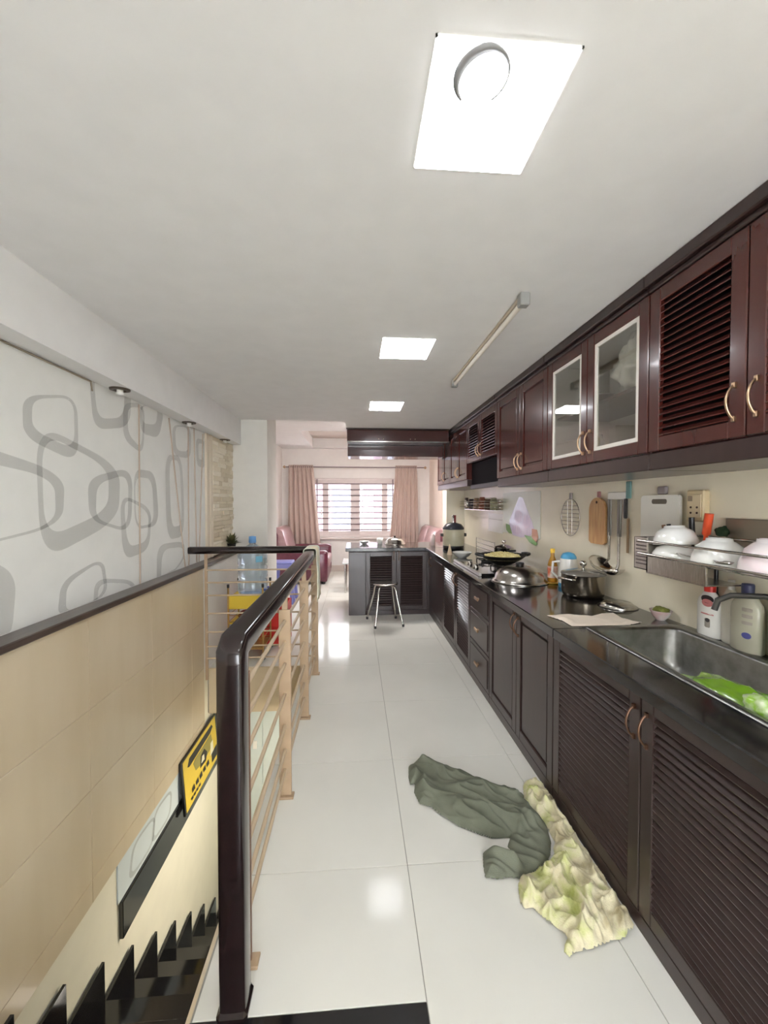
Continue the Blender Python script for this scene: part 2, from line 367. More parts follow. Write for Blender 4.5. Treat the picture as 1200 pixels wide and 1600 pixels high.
# ================================================================== CABINETS
def door(parent,face,plane,u0,u1,z0,z1,style,hand=None,hz=None,m=M_wood,pitch=.026,fr=.055,top=None):
    mp=(lambda u,d,z:(plane-d,u,z)) if face=='R' else (lambda u,d,z:(u,plane-d,z))
    def bx(mb,ua,ub,da,db,za,zb,c=0):
        a,b=mp(ua,da,za),mp(ub,db,zb); return mb.box(a[0],b[0],a[1],b[1],za,zb,c)
    t=.02; mb=MB(); e=.002
    u0,u1,z0,z1=u0+e,u1-e,z0+e,z1-e; tf=top or fr
    bx(mb,u0,u0+fr,0,t,z0,z1,.003);bx(mb,u1-fr,u1,0,t,z0,z1,.003)
    bx(mb,u0+fr,u1-fr,0,t,z1-tf,z1,.003);bx(mb,u0+fr,u1-fr,0,t,z0,z0+fr,.003)
    d=mb.build('door',m,parent)
    a,b,za,zb=u0+fr,u1-fr,z0+fr,z1-tf
    if style=='panel':
        p=MB(); bx(p,a,b,0,.006,za,zb); bx(p,a+.014,b-.014,.006,.015,za+.014,zb-.014,.004); p.build('panel',m,d)
    elif style=='flat':
        p=MB(); bx(p,a,b,0,.019,za,zb,.002); p.build('panel',m,d)
    elif style=='louvre':
        p=MB(); bx(p,a,b,0,.003,za,zb); p.build('back_panel',M_hood,d)
        n=max(3,int(round((zb-za)/pitch))); pt=(zb-za)/n; me=None; L=b-a
        for i in range(n):
            zc=za+pt*(i+.5); c=mp((a+b)/2,.010,zc)
            if me is None:
                s=MB(); h=L/2; w2,tk=pt*.38,.0025
                ring=[]
                for (dd,zz) in ((.0085,-w2),(.0098,-w2+.004),(-.0060,w2),(-.0073,w2-.004)): ring.append((dd,zz))
                v=[]
                for uu in (-h,h):
                    for dd,zz in ring:
                        q=mp(uu,dd,zz); q0=mp(0,0,0); v.append((q[0]-q0[0]+c[0],q[1]-q0[1]+c[1],zz+c[2]))
                s.add(v,[(0,1,2,3),(7,6,5,4)]+[(k,(k+1)%4,(k+1)%4+4,k+4) for k in range(4)])
                o=s.build('slat',m,d,c); me=o.data
            else: put('slat',me,d,c)
    elif style=='glass':
        p=MB(); w2=.018
        bx(p,a,a+w2,.006,.016,za,zb);bx(p,b-w2,b,.006,.016,za,zb);bx(p,a+w2,b-w2,.006,.016,zb-w2,zb);bx(p,a+w2,b-w2,.006,.016,za,za+w2)
        p.build('white_bead',mat('white_bead',(226,222,214),.4),d)
        p=MB(); bx(p,a+w2,b-w2,.009,.012,za+w2,zb-w2); p.build('pane',M_cglass,d)
    if hand is not None: handle(d,mp,hand,hz,t,hm=M_bronze if m is M_base else None)
    return d
M_bronze=mat('dark_bronze_handle',(112,84,68),.35,metal=.9)
def handle(d,mp,u,z,t,L=.105,horiz=False,hm=None):
    pts=[]
    for i in range(11):
        s=i/10; k=(s-.5)*L; dd=t+.004+.026*math.sin(math.pi*s)**.7
        pts.append(mp(u,dd,z+k) if not horiz else mp(u+k,dd,z))
    mb=MB().tube(pts,.0042,8)
    for k in (-L/2,L/2):
        c=mp(u,t+.003,z+k) if not horiz else mp(u+k,t+.003,z)
        mb.box(c[0]-.006,c[0]+.006,c[1]-.006,c[1]+.006,c[2]-.009,c[2]+.009,.002)
    mb.build('handle',hm or M_brass,d)
XU=1.20
def upper(label,y0,y1,z0,z1,style,splits,hands,hz,depthx=XR-.002,mould=True,open_front=False):
    t=thing('wall_cabinet',(XU,y0,z0),label,'cabinet')
    zb=z0-.07 if mould else z0
    mb=MB()
    if open_front:
        mb.box(depthx-.012,depthx,y0,y1,z0,z1).box(XU+.0,depthx,y0,y0+.018,z0,z1).box(XU,depthx,y1-.018,y1,z0,z1).box(XU,depthx,y0,y1,z0,z0+.018).box(XU,depthx,y0,y1,z1-.018,z1)
    else: mb.box(XU,depthx,y0,y1,z0,z1)
    mb.build('body',M_wood if not open_front else mat('grey_laminate',(206,204,198),.5),t)
    if mould: MB().box(XU-.012,depthx,y0,y1,z0-.07,z0-.001,.004).build('bottom_moulding',M_base,t)
    MB().box(XU-.045,XU+.02,y0,y1,z1+.022,ZC,.004).box(XU-.026,XU+.02,y0,y1,z1+.001,z1+.021,.004).build('cornice',M_base,t)
    for (a,b),h in zip(splits,hands): door(t,'R',XU,a,b,z0,z1,style,h,hz)
    return t
ZU0,ZU1=1.652,2.29
upper('mahogany wall cabinet with two tall louvred doors beside the glass-door cabinet',.72,1.535,ZU0,ZU1,'louvre',[(1.13,1.535),(.72,1.13)],[1.165,1.095],1.765)
glassU=upper('mahogany wall cabinet with two glazed doors in white beading',1.537,2.383,ZU0,ZU1,'glass',[(1.963,2.383),(1.537,1.963)],[1.993,1.933],1.76,open_front=True)
MB().box(XU+.03,XR-.02,1.56,2.36,1.95,1.965).build('shelf',M_wood,glassU)
upper('mahogany wall cabinet with two solid panel doors beside the black hood',2.385,3.258,ZU0,ZU1,'panel',[(2.80,3.258),(2.385,2.80)],[2.83,2.77],1.75)
upper('short mahogany wall cabinet with louvred doors above the black hood',3.26,4.168,1.865,ZU1,'louvre',[(3.74,4.168),(3.26,3.74)],[3.775,3.705],1.96,mould=False)
upper('mahogany wall cabinet with four narrow panel doors at the peninsula end',4.17,5.69,1.70,ZU1,'panel',[(5.31,5.69),(4.93,5.31),(4.55,4.93),(4.17,4.55)],[None,5.27,4.575,4.525],1.80)
hd=thing('range_hood',(1.25,3.27,1.60),'black range hood under the short louvred cabinet','hood')
MB().box(1.235,XR-.003,3.265,4.163,1.635,1.863,.004).build('body',M_hood,hd)
MB().box(1.222,1.25,3.265,4.163,1.60,1.64,.003).build('front_lip',M_bplast,hd)
MB().box(1.26,XR-.01,3.3,4.13,1.622,1.634).build('grease_filter',M_steel,hd)
# items behind the glass doors
def crumple(name,c,r,m,label,cat,seed,amp=.35,sq=(1,1,1),parent=None,det=4,floor_z=None):
    bm=bmesh.new(); bmesh.ops.create_icosphere(bm,subdivisions=det,radius=1)
    for v in bm.verts:
        n=noise.fractal(v.co*2.2+Vector((seed,seed*2,0)),1,2,4)+.5*abs(noise.noise(v.co*5+Vector((seed,0,0))))
        k=r*(1+amp*n); v.co=Vector((v.co.x*k*sq[0],v.co.y*k*sq[1],v.co.z*k*sq[2]))
    zmin=min(v.co.z for v in bm.verts); fz=-r*sq[2]*.8
    for v in bm.verts: v.co.z=max(v.co.z,fz)
    bm.verts.index_update()
    mb=MB().add([(v.co.x+c[0],v.co.y+c[1],v.co.z-fz+c[2]) for v in bm.verts],[[q.index for q in f.verts] for f in bm.faces],True); bm.free()
    o=mb.build(name,m,parent,c if parent is None else None)
    if label: tag(o,label,cat)
    return o
M_bag=mat('white_bag',(226,226,224),.25,coat=.4)
crumple('plastic_bag',(1.33,1.76,1.966),.125,M_bag,'crumpled white plastic bag on the shelf behind cabinet glass','bag',3,sq=(.8,1.0,1.15))
crumple('plastic_bag',(1.37,1.76,1.671),.08,mat('pale_bag',(214,206,200),.3,coat=.4),'low pale plastic bag on the bottom of the glazed cabinet','bag',5,sq=(.9,1.6,.7))
def lathe_thing(name,prof,c,m,label,cat,n=24,sx=1,sy=1):
    o=MB().lathe(prof,c,n,sx=sx,sy=sy).build(name,m,None,c); return tag(o,label,cat)
bowlp=[(.035,0),(.04,.006),(.065,.03),(.085,.065),(.088,.07),(.083,.066),(.06,.03),(.03,.012),(0,.01)]
lathe_thing('steel_bowl',[(r*1.15,z*1.1) for r,z in bowlp],(1.36,2.16,1.966),M_chrome,'shiny steel bowl on the shelf behind cabinet glass','bowl')
lathe_thing('glass_jar',[(.05,0),(.052,.01),(.052,.12),(.04,.14),(.04,.16),(0,.16)],(1.34,2.15,1.671),mat('jar_clear',(196,198,190),.1,trans=.6),'clear jar at the bottom of the glazed cabinet','jar')

XF=.975; ZB0,ZB1=.06,.818
def basecab(label,y0,y1,parts,name='base_cabinet'):
    t=thing(name,(XF,y0,0),label,'cabinet')
    top=ZB1 if 'sink' not in label else .60
    mb=MB().box(XF+.001,XR-.004,y0+.001,y1-.001,.0,top)
    if top<ZB1: mb.box(XF+.001,XF+.018,y0+.001,y1-.001,top,ZB1).box(XF+.001,XR-.004,y1-.018,y1-.001,top,ZB1).box(XF+.001,XR-.004,y0+.001,y0+.018,top,ZB1)
    mb.build('body',M_base,t)
    MB().box(XF-.018,XF,y0,y1,0,ZB0-.002,.002).build('plinth',M_base,t)
    for p in parts: door(t,'R',XF,*p,m=M_base)
    return t
basecab('dark brown base cabinet with wide louvred doors under the sink',.62,1.845,[(1.255,1.845,ZB0,ZB1,'louvre',1.285,.70),(.64,1.255,ZB0,ZB1,'louvre',1.225,.70)])
basecab('dark brown base cabinet with two solid panel doors beside the drawers',1.847,2.767,[(2.29,2.767,ZB0,ZB1,'panel',2.318,.73),(1.847,2.29,ZB0,ZB1,'panel',2.262,.72)])
dr=basecab('dark brown base cabinet with three small drawers',2.769,3.248,[])
for a,b in ((.595,ZB1),(.335,.592),(ZB0,.332)):
    mb=MB().box(XF-.02,XF,2.771,3.246,a+.002,b-.002,.003).box(XF-.026,XF-.02,2.80,3.215,a+.03,b-.03,.003)
    d=mb.build('drawer',M_base,dr)
    MB().box(XF-.012-.02,XF-.02-.005,2.99,3.02,(a+b)/2-.006,(a+b)/2+.006).box(XF-.05,XF-.038,2.965,3.05,(a+b)/2-.012,(a+b)/2+.012,.004).build('knob',M_brass,d)
basecab('dark brown base cabinet with narrow louvred doors beneath the gas hob',3.25,4.298,[(3.74,4.298,ZB0,ZB1,'louvre',3.77,.72),(3.25,3.74,ZB0,ZB1,'louvre',3.71,.72)])
basecab('dark brown base cabinet with single solid door in the peninsula corner',4.30,5.118,[(4.30,5.118,ZB0,ZB1,'flat',4.98,.70)])
# peninsula
YP=5.12
pc=thing('peninsula_cabinet',(.44,YP,0),'dark brown peninsula cabinet with two louvred doors behind the steel stool','cabinet')
MB().box(-.093,1.55,YP+.001,5.685,0,ZB1).build('body',M_base,pc)
MB().box(-.093,.125,YP-.018,YP,.0,ZB1,.003).build('end_panel',M_base,pc)
MB().box(.127,.955,YP-.018,YP,0,ZB0,.002).build('plinth',M_base,pc)
MB().box(.925,.955,YP-.018,YP,ZB0,ZB1,.002).build('filler_strip',M_base,pc)
door(pc,'P',YP,.127,.522,ZB0,ZB1,'louvre',.49,.765,m=M_base,pitch=.03)
door(pc,'P',YP,.522,.923,ZB0,ZB1,'louvre',.555,.765,m=M_base,pitch=.03)
# worktop
ZT=.865; xe=.914; sy0,sy1,sx0,sx1=.80,1.785,1.07,1.525
wt=MB()
zb,zt_=.82,ZT
wt.box(xe,XR-.002,sy1-.012,5.14,zb,zt_,.004).box(xe,sx0+.012,.60,sy1-.012,zb,zt_,.004).box(sx1-.012,XR-.002,.60,sy1-.012,zb,zt_).box(sx0+.012,sx1-.012,.60,sy0+.012,zb,zt_)
wt.box(-.135,1.316,5.14,5.90,zb,zt_,.004).box(1.316,XR-.002,5.14,5.698,zb,zt_)
tag(wt.build('worktop',M_black,None,(xe,.6,zb)),'L-shaped black granite worktop running along the kitchen wall','worktop')
# peninsula upper cabinet
pu=thing('hanging_cabinet',(.46,5.0,2.05),'long dark cabinet hanging from the ceiling above the peninsula','cabinet')
MB().box(-.105,1.15,4.86,5.55,2.205,2.345,.004).build('upper_box',M_wood,pu)
MB().box(-.105,1.15,5.2,5.55,2.06,2.204,.004).build('lower_box',M_wood,pu)
MB().box(-.115,1.15,4.84,4.90,2.345,2.37,.004).build('cornice',M_base,pu)
MB().box(-.105,1.15,4.845,4.875,2.19,2.206,.003).build('edge_strip',M_steel,pu)
for x in (.31,.70):
    MB().tube(arc((x,4.855,2.235),.03,180,360,8,(1,0,0),(0,-.9,.45)),.005,6).build('handle',M_brass,pu)

# ================================================================== SINK
sk=thing('kitchen_sink',(1.3,1.3,ZT),'stainless steel sink set in the black worktop','sink')
def rrect(x0,x1,y0,y1,r,n=5):
    out=[]
    for cx,cy,a in ((x1-r,y1-r,0),(x0+r,y1-r,90),(x0+r,y0+r,180),(x1-r,y0+r,270)):
        for i in range(n+1): out.append((cx+r*math.cos(R(a+90*i/n)),cy+r*math.sin(R(a+90*i/n))))
    return out
def loops(ls,closed_bottom=True):
    mb=MB(); n=len(ls[0]); v=[p for l in ls for p in l]; f=[]
    for k in range(len(ls)-1):
        for i in range(n): f.append((k*n+i,k*n+(i+1)%n,(k+1)*n+(i+1)%n,(k+1)*n+i))
    mb.add(v,f,True)
    if closed_bottom: mb.add(ls[-1],[tuple(range(n))])
    return mb
rim=[[(x,y,ZT+.001) for x,y in rrect(sx0,sx1,sy0,sy1,.02)],[(x,y,ZT+.007) for x,y in rrect(sx0+.004,sx1-.004,sy0+.004,sy1-.004,.02)],
 [(x,y,ZT+.006) for x,y in rrect(sx0+.028,sx1-.04,sy0+.03,sy1-.04,.05)],[(x,y,ZT-.004) for x,y in rrect(sx0+.034,sx1-.046,sy0+.036,sy1-.046,.055)],
 [(x,y,ZT-.15) for x,y in rrect(sx0+.044,sx1-.056,sy0+.046,sy1-.056,.06)],[(x,y,ZT-.175) for x,y in rrect(sx0+.07,sx1-.082,sy0+.07,sy1-.082,.05)]]
loops(rim).build('basin',M_sink,sk)
MB().lathe([(.04,0),(.042,.004),(.02,.003),(0,.001)],(1.29,1.05,ZT-.175),20).build('drain',M_chrome,sk)
fa=thing('faucet',(1.552,1.18,ZT),'grey arched faucet rising behind the sink','faucet')
MB().lathe([(.024,0),(.024,.03),(.014,.04)],(1.552,1.18,ZT),16).build('base',M_chrome,fa)
MB().tube([(1.552,1.18,ZT+.03),(1.552,1.18,1.02),(1.55,1.20,1.065),(1.53,1.26,1.098),(1.49,1.34,1.108),(1.44,1.42,1.095),(1.415,1.45,1.07),(1.408,1.458,1.03)],.011,10).build('spout',mat('grey_pipe',(92,90,88),.3,metal=.7),fa)
MB().tube([(1.552,1.18,.95),(1.552,1.11,.97)],.008,8).build('lever',M_chrome,fa)

# ================================================================== RAILING
rl=thing('stair_railing',(-.345,1.13,0),'dark lacquered handrail on tan posts with thin horizontal rods around the stairwell','railing')
NX,NY=-.347,1.135
YX=3.36
def mitred(path,w,h):
    mb=MB(); n=20; prof=[]
    for i in range(n):
        a=2*math.pi*i/n; c,q=math.cos(a),math.sin(a)
        prof.append((math.copysign(abs(c)**.36*w,c),math.copysign(abs(q)**.36*h,q)))
    P=[Vector(p) for p in path]; k=len(P); v=[]
    for i,p in enumerate(P):
        a=(P[i]-P[i-1]).normalized() if i else None; b=(P[i+1]-P[i]).normalized() if i<k-1 else None
        t=((a or b)+(b or a)).normalized(); nn=Vector((1,0,0)).cross(t).normalized(); sc=1/max(.4,t.dot(b or a))
        for x,y in prof: v.append(p+Vector((x,0,0))+nn*y*sc)
    f=[(i*n+j,i*n+(j+1)%n,(i+1)*n+(j+1)%n,(i+1)*n+j) for i in range(k-1) for j in range(n)]
    return mb.add(v,f,True).add(v[:n],[tuple(range(n))]).add(v[-n:],[tuple(range(n))])
mitred([(NX,NY,.03),(NX,NY,1.005)],.038,.036).build('newel_post',M_rail,rl)
mitred([(NX,NY,1.005),(NX,NY,1.028),(NX,NY+.026,1.046),(NX,YX,1.06)],.038,.036).build('handrail',M_rail,rl)
MB().box(NX-.043,NX+.043,NY-.043,NY+.043,.0,.03,.01).build('newel_foot',M_rail,rl)
def sweep_rail(path,w,h,name):
    mb=MB(); k=len(path); prof=[(w*math.cos(a)*(1 if abs(math.cos(a))<.9 else 1),h*math.sin(a)) for a in [2*math.pi*i/14 for i in range(14)]]
    prof=[(math.copysign(abs(x/w)**.6*w,x),math.copysign(abs(y/h)**.6*h,y)) for x,y in prof]
    P=[Vector(p) for p in path]; v=[];f=[];n=14
    for i,p in enumerate(P):
        a=(P[i]-P[i-1]).normalized() if i else None; b=(P[i+1]-P[i]).normalized() if i<k-1 else None
        t=((a or b)+(b or a)).normalized(); side=t.cross(Vector((0,0,1))).normalized(); sc=1/max(.5,t.dot(b or a))
        for x,y in prof: v.append(p+side*x*sc+Vector((0,0,y)))
    for i in range(k-1):
        for j in range(n): f.append((i*n+j,i*n+(j+1)%n,(i+1)*n+(j+1)%n,(i+1)*n+j))
    mb.add(v,f,True); mb.add(v[:n],[tuple(range(n))]); mb.add(v[-n:],[tuple(range(n))])
    return mb.build(name,M_rail,rl)
sweep_rail([(NX+.036,YX,1.06),(XL+.003,YX,1.06)],.034,.030,'handrail')
zr=[.875,.772,.665,.515,.36,.24,.14]
posts=[1.245,1.955,2.674,3.36]
M_dpost=mat('shaded_brown_metal',(122,86,66),.4)  # darker brown carries the shadow side of the first post
for i,y in enumerate(posts):
    hw=.029 if i else .018
    mb=MB().box(NX-hw,NX+hw,y-.006,y+.006,.012,.93,.002).box(NX-.014,NX+.014,y-.006,y+.006,.93,1.04,.002)
    mb.build('post',M_post if i else M_dpost,rl); MB().box(NX-.04,NX+.04,y-.022,y+.022,0,.012,.002).build('post_foot',M_post,rl)
for x in (-1.235,):
    MB().box(x-.012,x+.012,YX-.006,YX+.006,-.02 if x<-1 else 0,1.04,.002).build('post',M_post,rl)
for z in zr:
    MB().tube([(NX,posts[0]-.02,z),(NX,posts[-1]+.01,z)],.008,8).build('rod',M_rod,rl)
    MB().tube([(-1.235,YX,z+.02),(NX,YX,z+.02)],.007,8).build('rod',M_rod,rl)
# towel over the corner of the handrail
M_tow=mat('cream_towel',(228,214,184),.95,var=(206,214,204),scale=6,bump=.3,bscale=120)
def drape(name,label,c,rx,zt,l1,l2,y0,y1,m,seed):
    mb=MB(); prof=[]
    for i in range(10): prof.append((rx,-l2+(l2)*i/10))
    for i in range(11): a=math.pi*i/10; prof.append((math.copysign(abs(math.cos(a))**.45*rx,math.cos(a)),abs(math.sin(a))**.45*rx*.96))
    for i in range(1,11): prof.append((-rx,-l1*i/10))
    v=[];n=14
    for j in range(n+1):
        y=y0+(y1-y0)*j/n
        for k,(x,z) in enumerate(prof):
            w=noise.noise(Vector((y*14+seed,z*3,x*9)))*.016*min(1,abs(z)*9); g=1+.25*min(1,max(0,-z))
            v.append((c[0]+x*1.0+math.copysign(abs(w)+.002,x),c[1]+(y-(y0+y1)/2)*g+(y0+y1)/2-c[1]+w*.6,zt+z))
    k=len(prof); f=[(j*k+i,j*k+i+1,(j+1)*k+i+1,(j+1)*k+i) for j in range(n) for i in range(k-1)]
    mb.add(v,f,True); o=mb.build(name,m,None,(c[0],c[1],zt))
    s=o.modifiers.new('thick','SOLIDIFY'); s.thickness=.006; s.offset=1
    return tag(o,label,'towel')
drape('hand_towel','cream towel hanging over the corner of the dark handrail',(NX,3.2),.044,1.060,.10,.36,3.02,3.26,M_tow,2)

# ================================================================== CEILING LIGHTS
lights=[(.156,.455,.78,1.087,'square LED ceiling panel with a curved grey lamp ring'),(.147,.446,2.19,2.50,'square LED ceiling panel beside the slim tube light'),(.130,.436,3.57,3.90,'square LED ceiling panel near the hanging peninsula cabinet'),(.15,.45,-.62,-.32,'square LED ceiling panel behind the camera over the landing')]
for i,(a,b,c,d,l) in enumerate(lights):
    t=thing('ceiling_light',((a+b)/2,(c+d)/2,ZC),l,'ceiling light','square LED ceiling panels')
    MB().box(a,b,c,c+.004,ZC-.004,ZC).box(a,b,d-.004,d,ZC-.004,ZC).box(a,a+.004,c,d,ZC-.004,ZC).box(b-.004,b,c,d,ZC-.004,ZC).build('frame',M_wplast,t)
    MB().box(a+.004,b-.004,c+.004,d-.004,ZC-.006,ZC-.001).build('diffuser',M_led,t)
    if i==0:
        q=px(752,118,Z=ZC-.007); mb=MB(); n=40; v=[]
        for k in range(n+1):
            an=R(120+290*k/n); s=math.sin(math.pi*k/n)**.7
            r0=.0585; wd=.003+.021*s*(.5+.5*math.cos(an-R(195)))
            for rr,zz in ((r0,-.004),(r0-wd,-.002),(r0-wd,0),(r0,0)): v.append((q[0]+rr*math.cos(an),q[1]+rr*1.05*math.sin(an),q[2]+zz))
        mb.add(v,[(k*4+j,k*4+(j+1)%4,(k+1)*4+(j+1)%4,(k+1)*4+j) for k in range(n) for j in range(4)],True)
        mb.build('lamp_ring',mat('grey_ring',(150,150,150),.4),t)
tb=thing('tube_light',(.73,2.3,ZC),'slim unlit fluorescent tube on the ceiling beside the wall cabinets','tube light')
MB().box(.715,.745,1.72,2.92,ZC-.018,ZC,.004).build('batten',mat('beige_batten2',(196,184,164),.5),tb)
MB().tube([(.73,1.74,ZC-.034),(.73,2.90,ZC-.034)],.013,12).build('tube',mat('tube_white',(232,226,214),.3),tb)
for y in (1.70,2.91): MB().box(.708,.752,y-.02,y+.02,ZC-.055,ZC,.004).build('end_cap',mat('grey_cap',(150,150,146),.5),tb)
for (x,y),sl in zip(((197,608),(295,660),(351,687)),('small spotlight under the beam above the straight cable on the wallpaper','small spotlight under the beam above the cluster of thin cables','small spotlight under the beam above the stacked stone strip')):
    q=px(x,y,Z=2.085); yy=q[1]
    t=thing('downlight',(-1.31,yy,2.085),sl,'spotlight','spotlights under the beam')
    MB().lathe([(.052,0),(.050,-.008),(.032,-.010),(.03,-.002)],(-1.31,yy,2.085),20).build('trim_ring',mat('dark_bronze',(92,82,72),.4,metal=.5),t)
    MB().lathe([(.016,0),(.016,-.018),(.021,-.03),(0,-.034)],(-1.31,yy,2.085),14).build('bulb',M_wplast,t)
# wires and a shade line on the left wall
M_wire=mat('brown_cable',(190,172,156),.6)
cables=[((217,632),(219,900),'thin brown cable running straight down the wallpaper below first spotlight'),((264,653),(286,855),'slanting thin cable across the wallpaper'),((294,666),(295,850),'straight thin cable between slanting cables'),((303,668),(307,850),'thin cable leaning slightly toward the stone strip'),((317,678),(312,850),'thin cable beside the beige battens leaning back')]
for i,(a,b,l) in enumerate(cables):
    p,q=px(*a,X=XL+.006),px(*b,X=XL+.006); p[2]=min(p[2],2.083); q[2]=max(q[2],.939)
    k=(q[2]-.939)/(q[2]-p[2]) if abs(q[2]-p[2])>1e-6 else 0; q=q+(p-q)*k
    tag(MB().tube([p,q],.0045,6).build('cable_or_shade_line',M_wire,None,tuple(q)),l,'cable')
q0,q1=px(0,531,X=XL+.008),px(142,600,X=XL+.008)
tag(MB().tube([(XL+.008,q0[1],2.076),(XL+.008,q1[1],2.076),(XL+.008,q1[1]+.01,2.03)],.0045,6).build('cable_or_shade_line',mat('beam_gap_shade',(150,138,120),.6),None,(XL,q0[1],2.07)),'dark line of shade along the gap under the ceiling beam','cable')  # thin tube stands in for the shadowed gap under the beam

# ================================================================== STOOL
def steel_stool(c,label):
    t=thing('steel_stool',(c[0],c[1],0),label,'stool')
    zs=.485; r=.155
    MB().lathe([(0,zs-.012),(r-.01,zs-.014),(r,zs-.004),(r-.004,zs+.004),(r*.8,zs+.006),(0,zs+.003)],(c[0],c[1],0),36).build('seat',M_steel,t)
    for a,rf in ((51,.23),(140,.275),(238,.245),(321,.255)):
        ca,sa=math.cos(R(a)),math.sin(R(a))
        pts=[(c[0]+ca*d,c[1]+sa*d,z) for d,z in ((.03,zs-.022),(.10,zs-.024),(.135,zs-.035),(.158,zs-.075),(.168,zs-.14),(rf,.02))]
        l=MB().tube(pts,.0105,10).build('leg',M_chrome,t)
        MB().lathe([(.014,0),(.0145,.028),(.012,.03)],(c[0]+ca*(rf+.002),c[1]+sa*(rf+.002),0),12).build('rubber_foot',M_bplast,l)
steel_stool((.352,4.755),'round steel stool standing before the peninsula louvres')

# ================================================================== CLOTHES ON THE FLOOR
def sdf_poly(P,Q):
    d=np.full(len(P),1e9); ins=np.zeros(len(P),bool); near=np.zeros_like(P); n=len(Q)
    for i in range(n):
        a,b=Q[i],Q[(i+1)%n]; ab=b-a; t=np.clip(((P-a)@ab)/(ab@ab),0,1); c=a+t[:,None]*ab
        dd=np.hypot(*(P-c).T); m=dd<d; d[m]=dd[m]; near[m]=c[m]
        cond=((a[1]>P[:,1])!=(b[1]>P[:,1])); xi=(b[0]-a[0])*(P[:,1]-a[1])/(b[1]-a[1]+1e-12)+a[0]
        ins^=cond&(P[:,0]<xi)
    return np.where(ins,d,-d),near
def floor_cloth(name,outline,hfun,step,m,label,xmax=9):
    Q=np.array([px(x,y,Z=0)[:2] for x,y in outline]); Q[:,0]=np.minimum(Q[:,0],xmax)
    x0,y0=Q.min(0)-step*2; x1,y1=Q.max(0)+step*2
    nx,ny=int((x1-x0)/step)+1,int((y1-y0)/step)+1
    gx,gy=np.meshgrid(x0+np.arange(nx)*step,y0+np.arange(ny)*step,indexing='ij')
    P=np.stack([gx.ravel(),gy.ravel()],1); s,near=sdf_poly(P,Q)
    ok=s>-.75*step; Pn=np.where((s<.25*step)[:,None],near,P); idx=-np.ones(len(P),int); idx[ok]=np.arange(ok.sum())
    v=[];
    for i in np.nonzero(ok)[0]:
        x,y=Pn[i]; d=max(0,s[i]); v.append((x,y,.003+hfun(x,y,d)))
    f=[]
    G=idx.reshape(nx,ny)
    for i in range(nx-1):
        for j in range(ny-1):
            q=(G[i,j],G[i+1,j],G[i+1,j+1],G[i,j+1])
            if min(q)>=0: f.append(q)
    mb=MB().add(v,f,True); c=Q.mean(0); o=mb.build(name,m,None,(c[0],c[1],0)); sm=o.modifiers.new('soften','SMOOTH'); sm.iterations=2; sm.factor=.5
    return o
def ridge(u,v,s=0): return 1-abs(2*noise.noise(Vector((u,v,s))))
pants=[(620+x/4.286,1170+y/4.286) for x,y in [(78,130),(150,92),(230,88),(330,130),(430,180),(520,205),(620,235),(700,285),(790,300),(855,325),(850,352),(900,400),(960,460),(1010,540),(1035,640),(1030,720),(1010,770),(940,820),(830,880),(740,870),(690,885),(590,870),(578,790),(575,710),(640,690),(700,700),(760,690),(740,660),(760,600),(640,608),(540,580),(400,520),(300,460),(230,400),(150,375),(115,300),(120,240),(90,250),(78,200)]]
def sst(t): t=min(1,max(0,t)); return t*t*(3-2*t)
def h_pants(x,y,d):
    e=min(1,d/.04); e=math.sqrt(max(0,1-(1-e)**2))
    wx=x+.05*noise.noise(Vector((x*5,y*5,1))); wy=y+.05*noise.noise(Vector((x*5,y*5,5)))
    k=sst((wx-.66)/.12)
    u1,v1=(wx*.66+wy*.75),(wx*.75-wy*.66)
    a=ridge(u1*11,v1*2.6,2); b=ridge(wx*3+wy*11,wx*7-wy*3,7); c=ridge(u1*22,v1*6,9)
    r=(1-k)*a+k*b
    return e*(.016+.050*max(0,r)**2.2*sst(d/.05)+.016*max(0,c)**2)
M_ol=mat('olive_cotton',(113,117,101),.95,var=(103,107,91),scale=14,bump=.25,bscale=300)
tag(floor_cloth('trousers',pants,h_pants,.004,M_ol,None),'crumpled olive green trousers lying on the white floor tiles','clothing')
gc=[(780+x/5,1200+y/5) for x,y in [(185,155),(230,130),(290,105),(380,125),(410,170),(440,220),(500,260),(540,310),(570,390),(545,420),(590,440),(640,500),(660,580),(690,620),(700,680),(760,740),(790,800),(850,860),(900,910),(960,950),(990,1020),(1040,1100),(1085,1200),(1060,1260),(1010,1290),(990,1340),(880,1360),(740,1420),(600,1450),(545,1490),(505,1450),(510,1390),(540,1330),(470,1280),(380,1220),(310,1150),(260,1100),(200,1110),(165,1070),(150,970),(145,920),(180,850),(270,830),(310,780),(380,770),(430,690),(420,640),(435,590),(390,510),(350,430),(270,350),(200,280),(190,230)]]
def h_green(x,y,d):
    e=min(1,d/.03); e=math.sqrt(max(0,1-(1-e)**2))
    wx=x+.07*noise.noise(Vector((x*7,y*7,11))); wy=y+.07*noise.noise(Vector((x*7,y*7,15)))
    a=ridge(wx*9,wy*9,21); b=ridge(wx*19+3,wy*15,31); c=ridge(wx*34,wy*30,41)
    return e*(.012+.034*max(0,a)**2*sst(d/.05)+.030*max(0,b)**3+.010*max(0,c)**3)
M_gr=mat('green_print_cloth',(214,206,174),.9,var=(160,166,92),scale=11,bump=.2,bscale=200)
nt=M_gr.node_tree; rr=[n for n in nt.nodes if n.type=='VALTORGB'][0].color_ramp
rr.elements[0].position=.30; rr.elements[1].position=.52; e=rr.elements.new(.40); e.color=lin((196,198,140)); e=rr.elements.new(.72); e.color=lin((172,160,126))
tag(floor_cloth('patterned_cloth',gc,h_green,.004,M_gr,None,xmax=.95),'crumpled cream and lime green patterned cloth against the base cabinets','cloth')

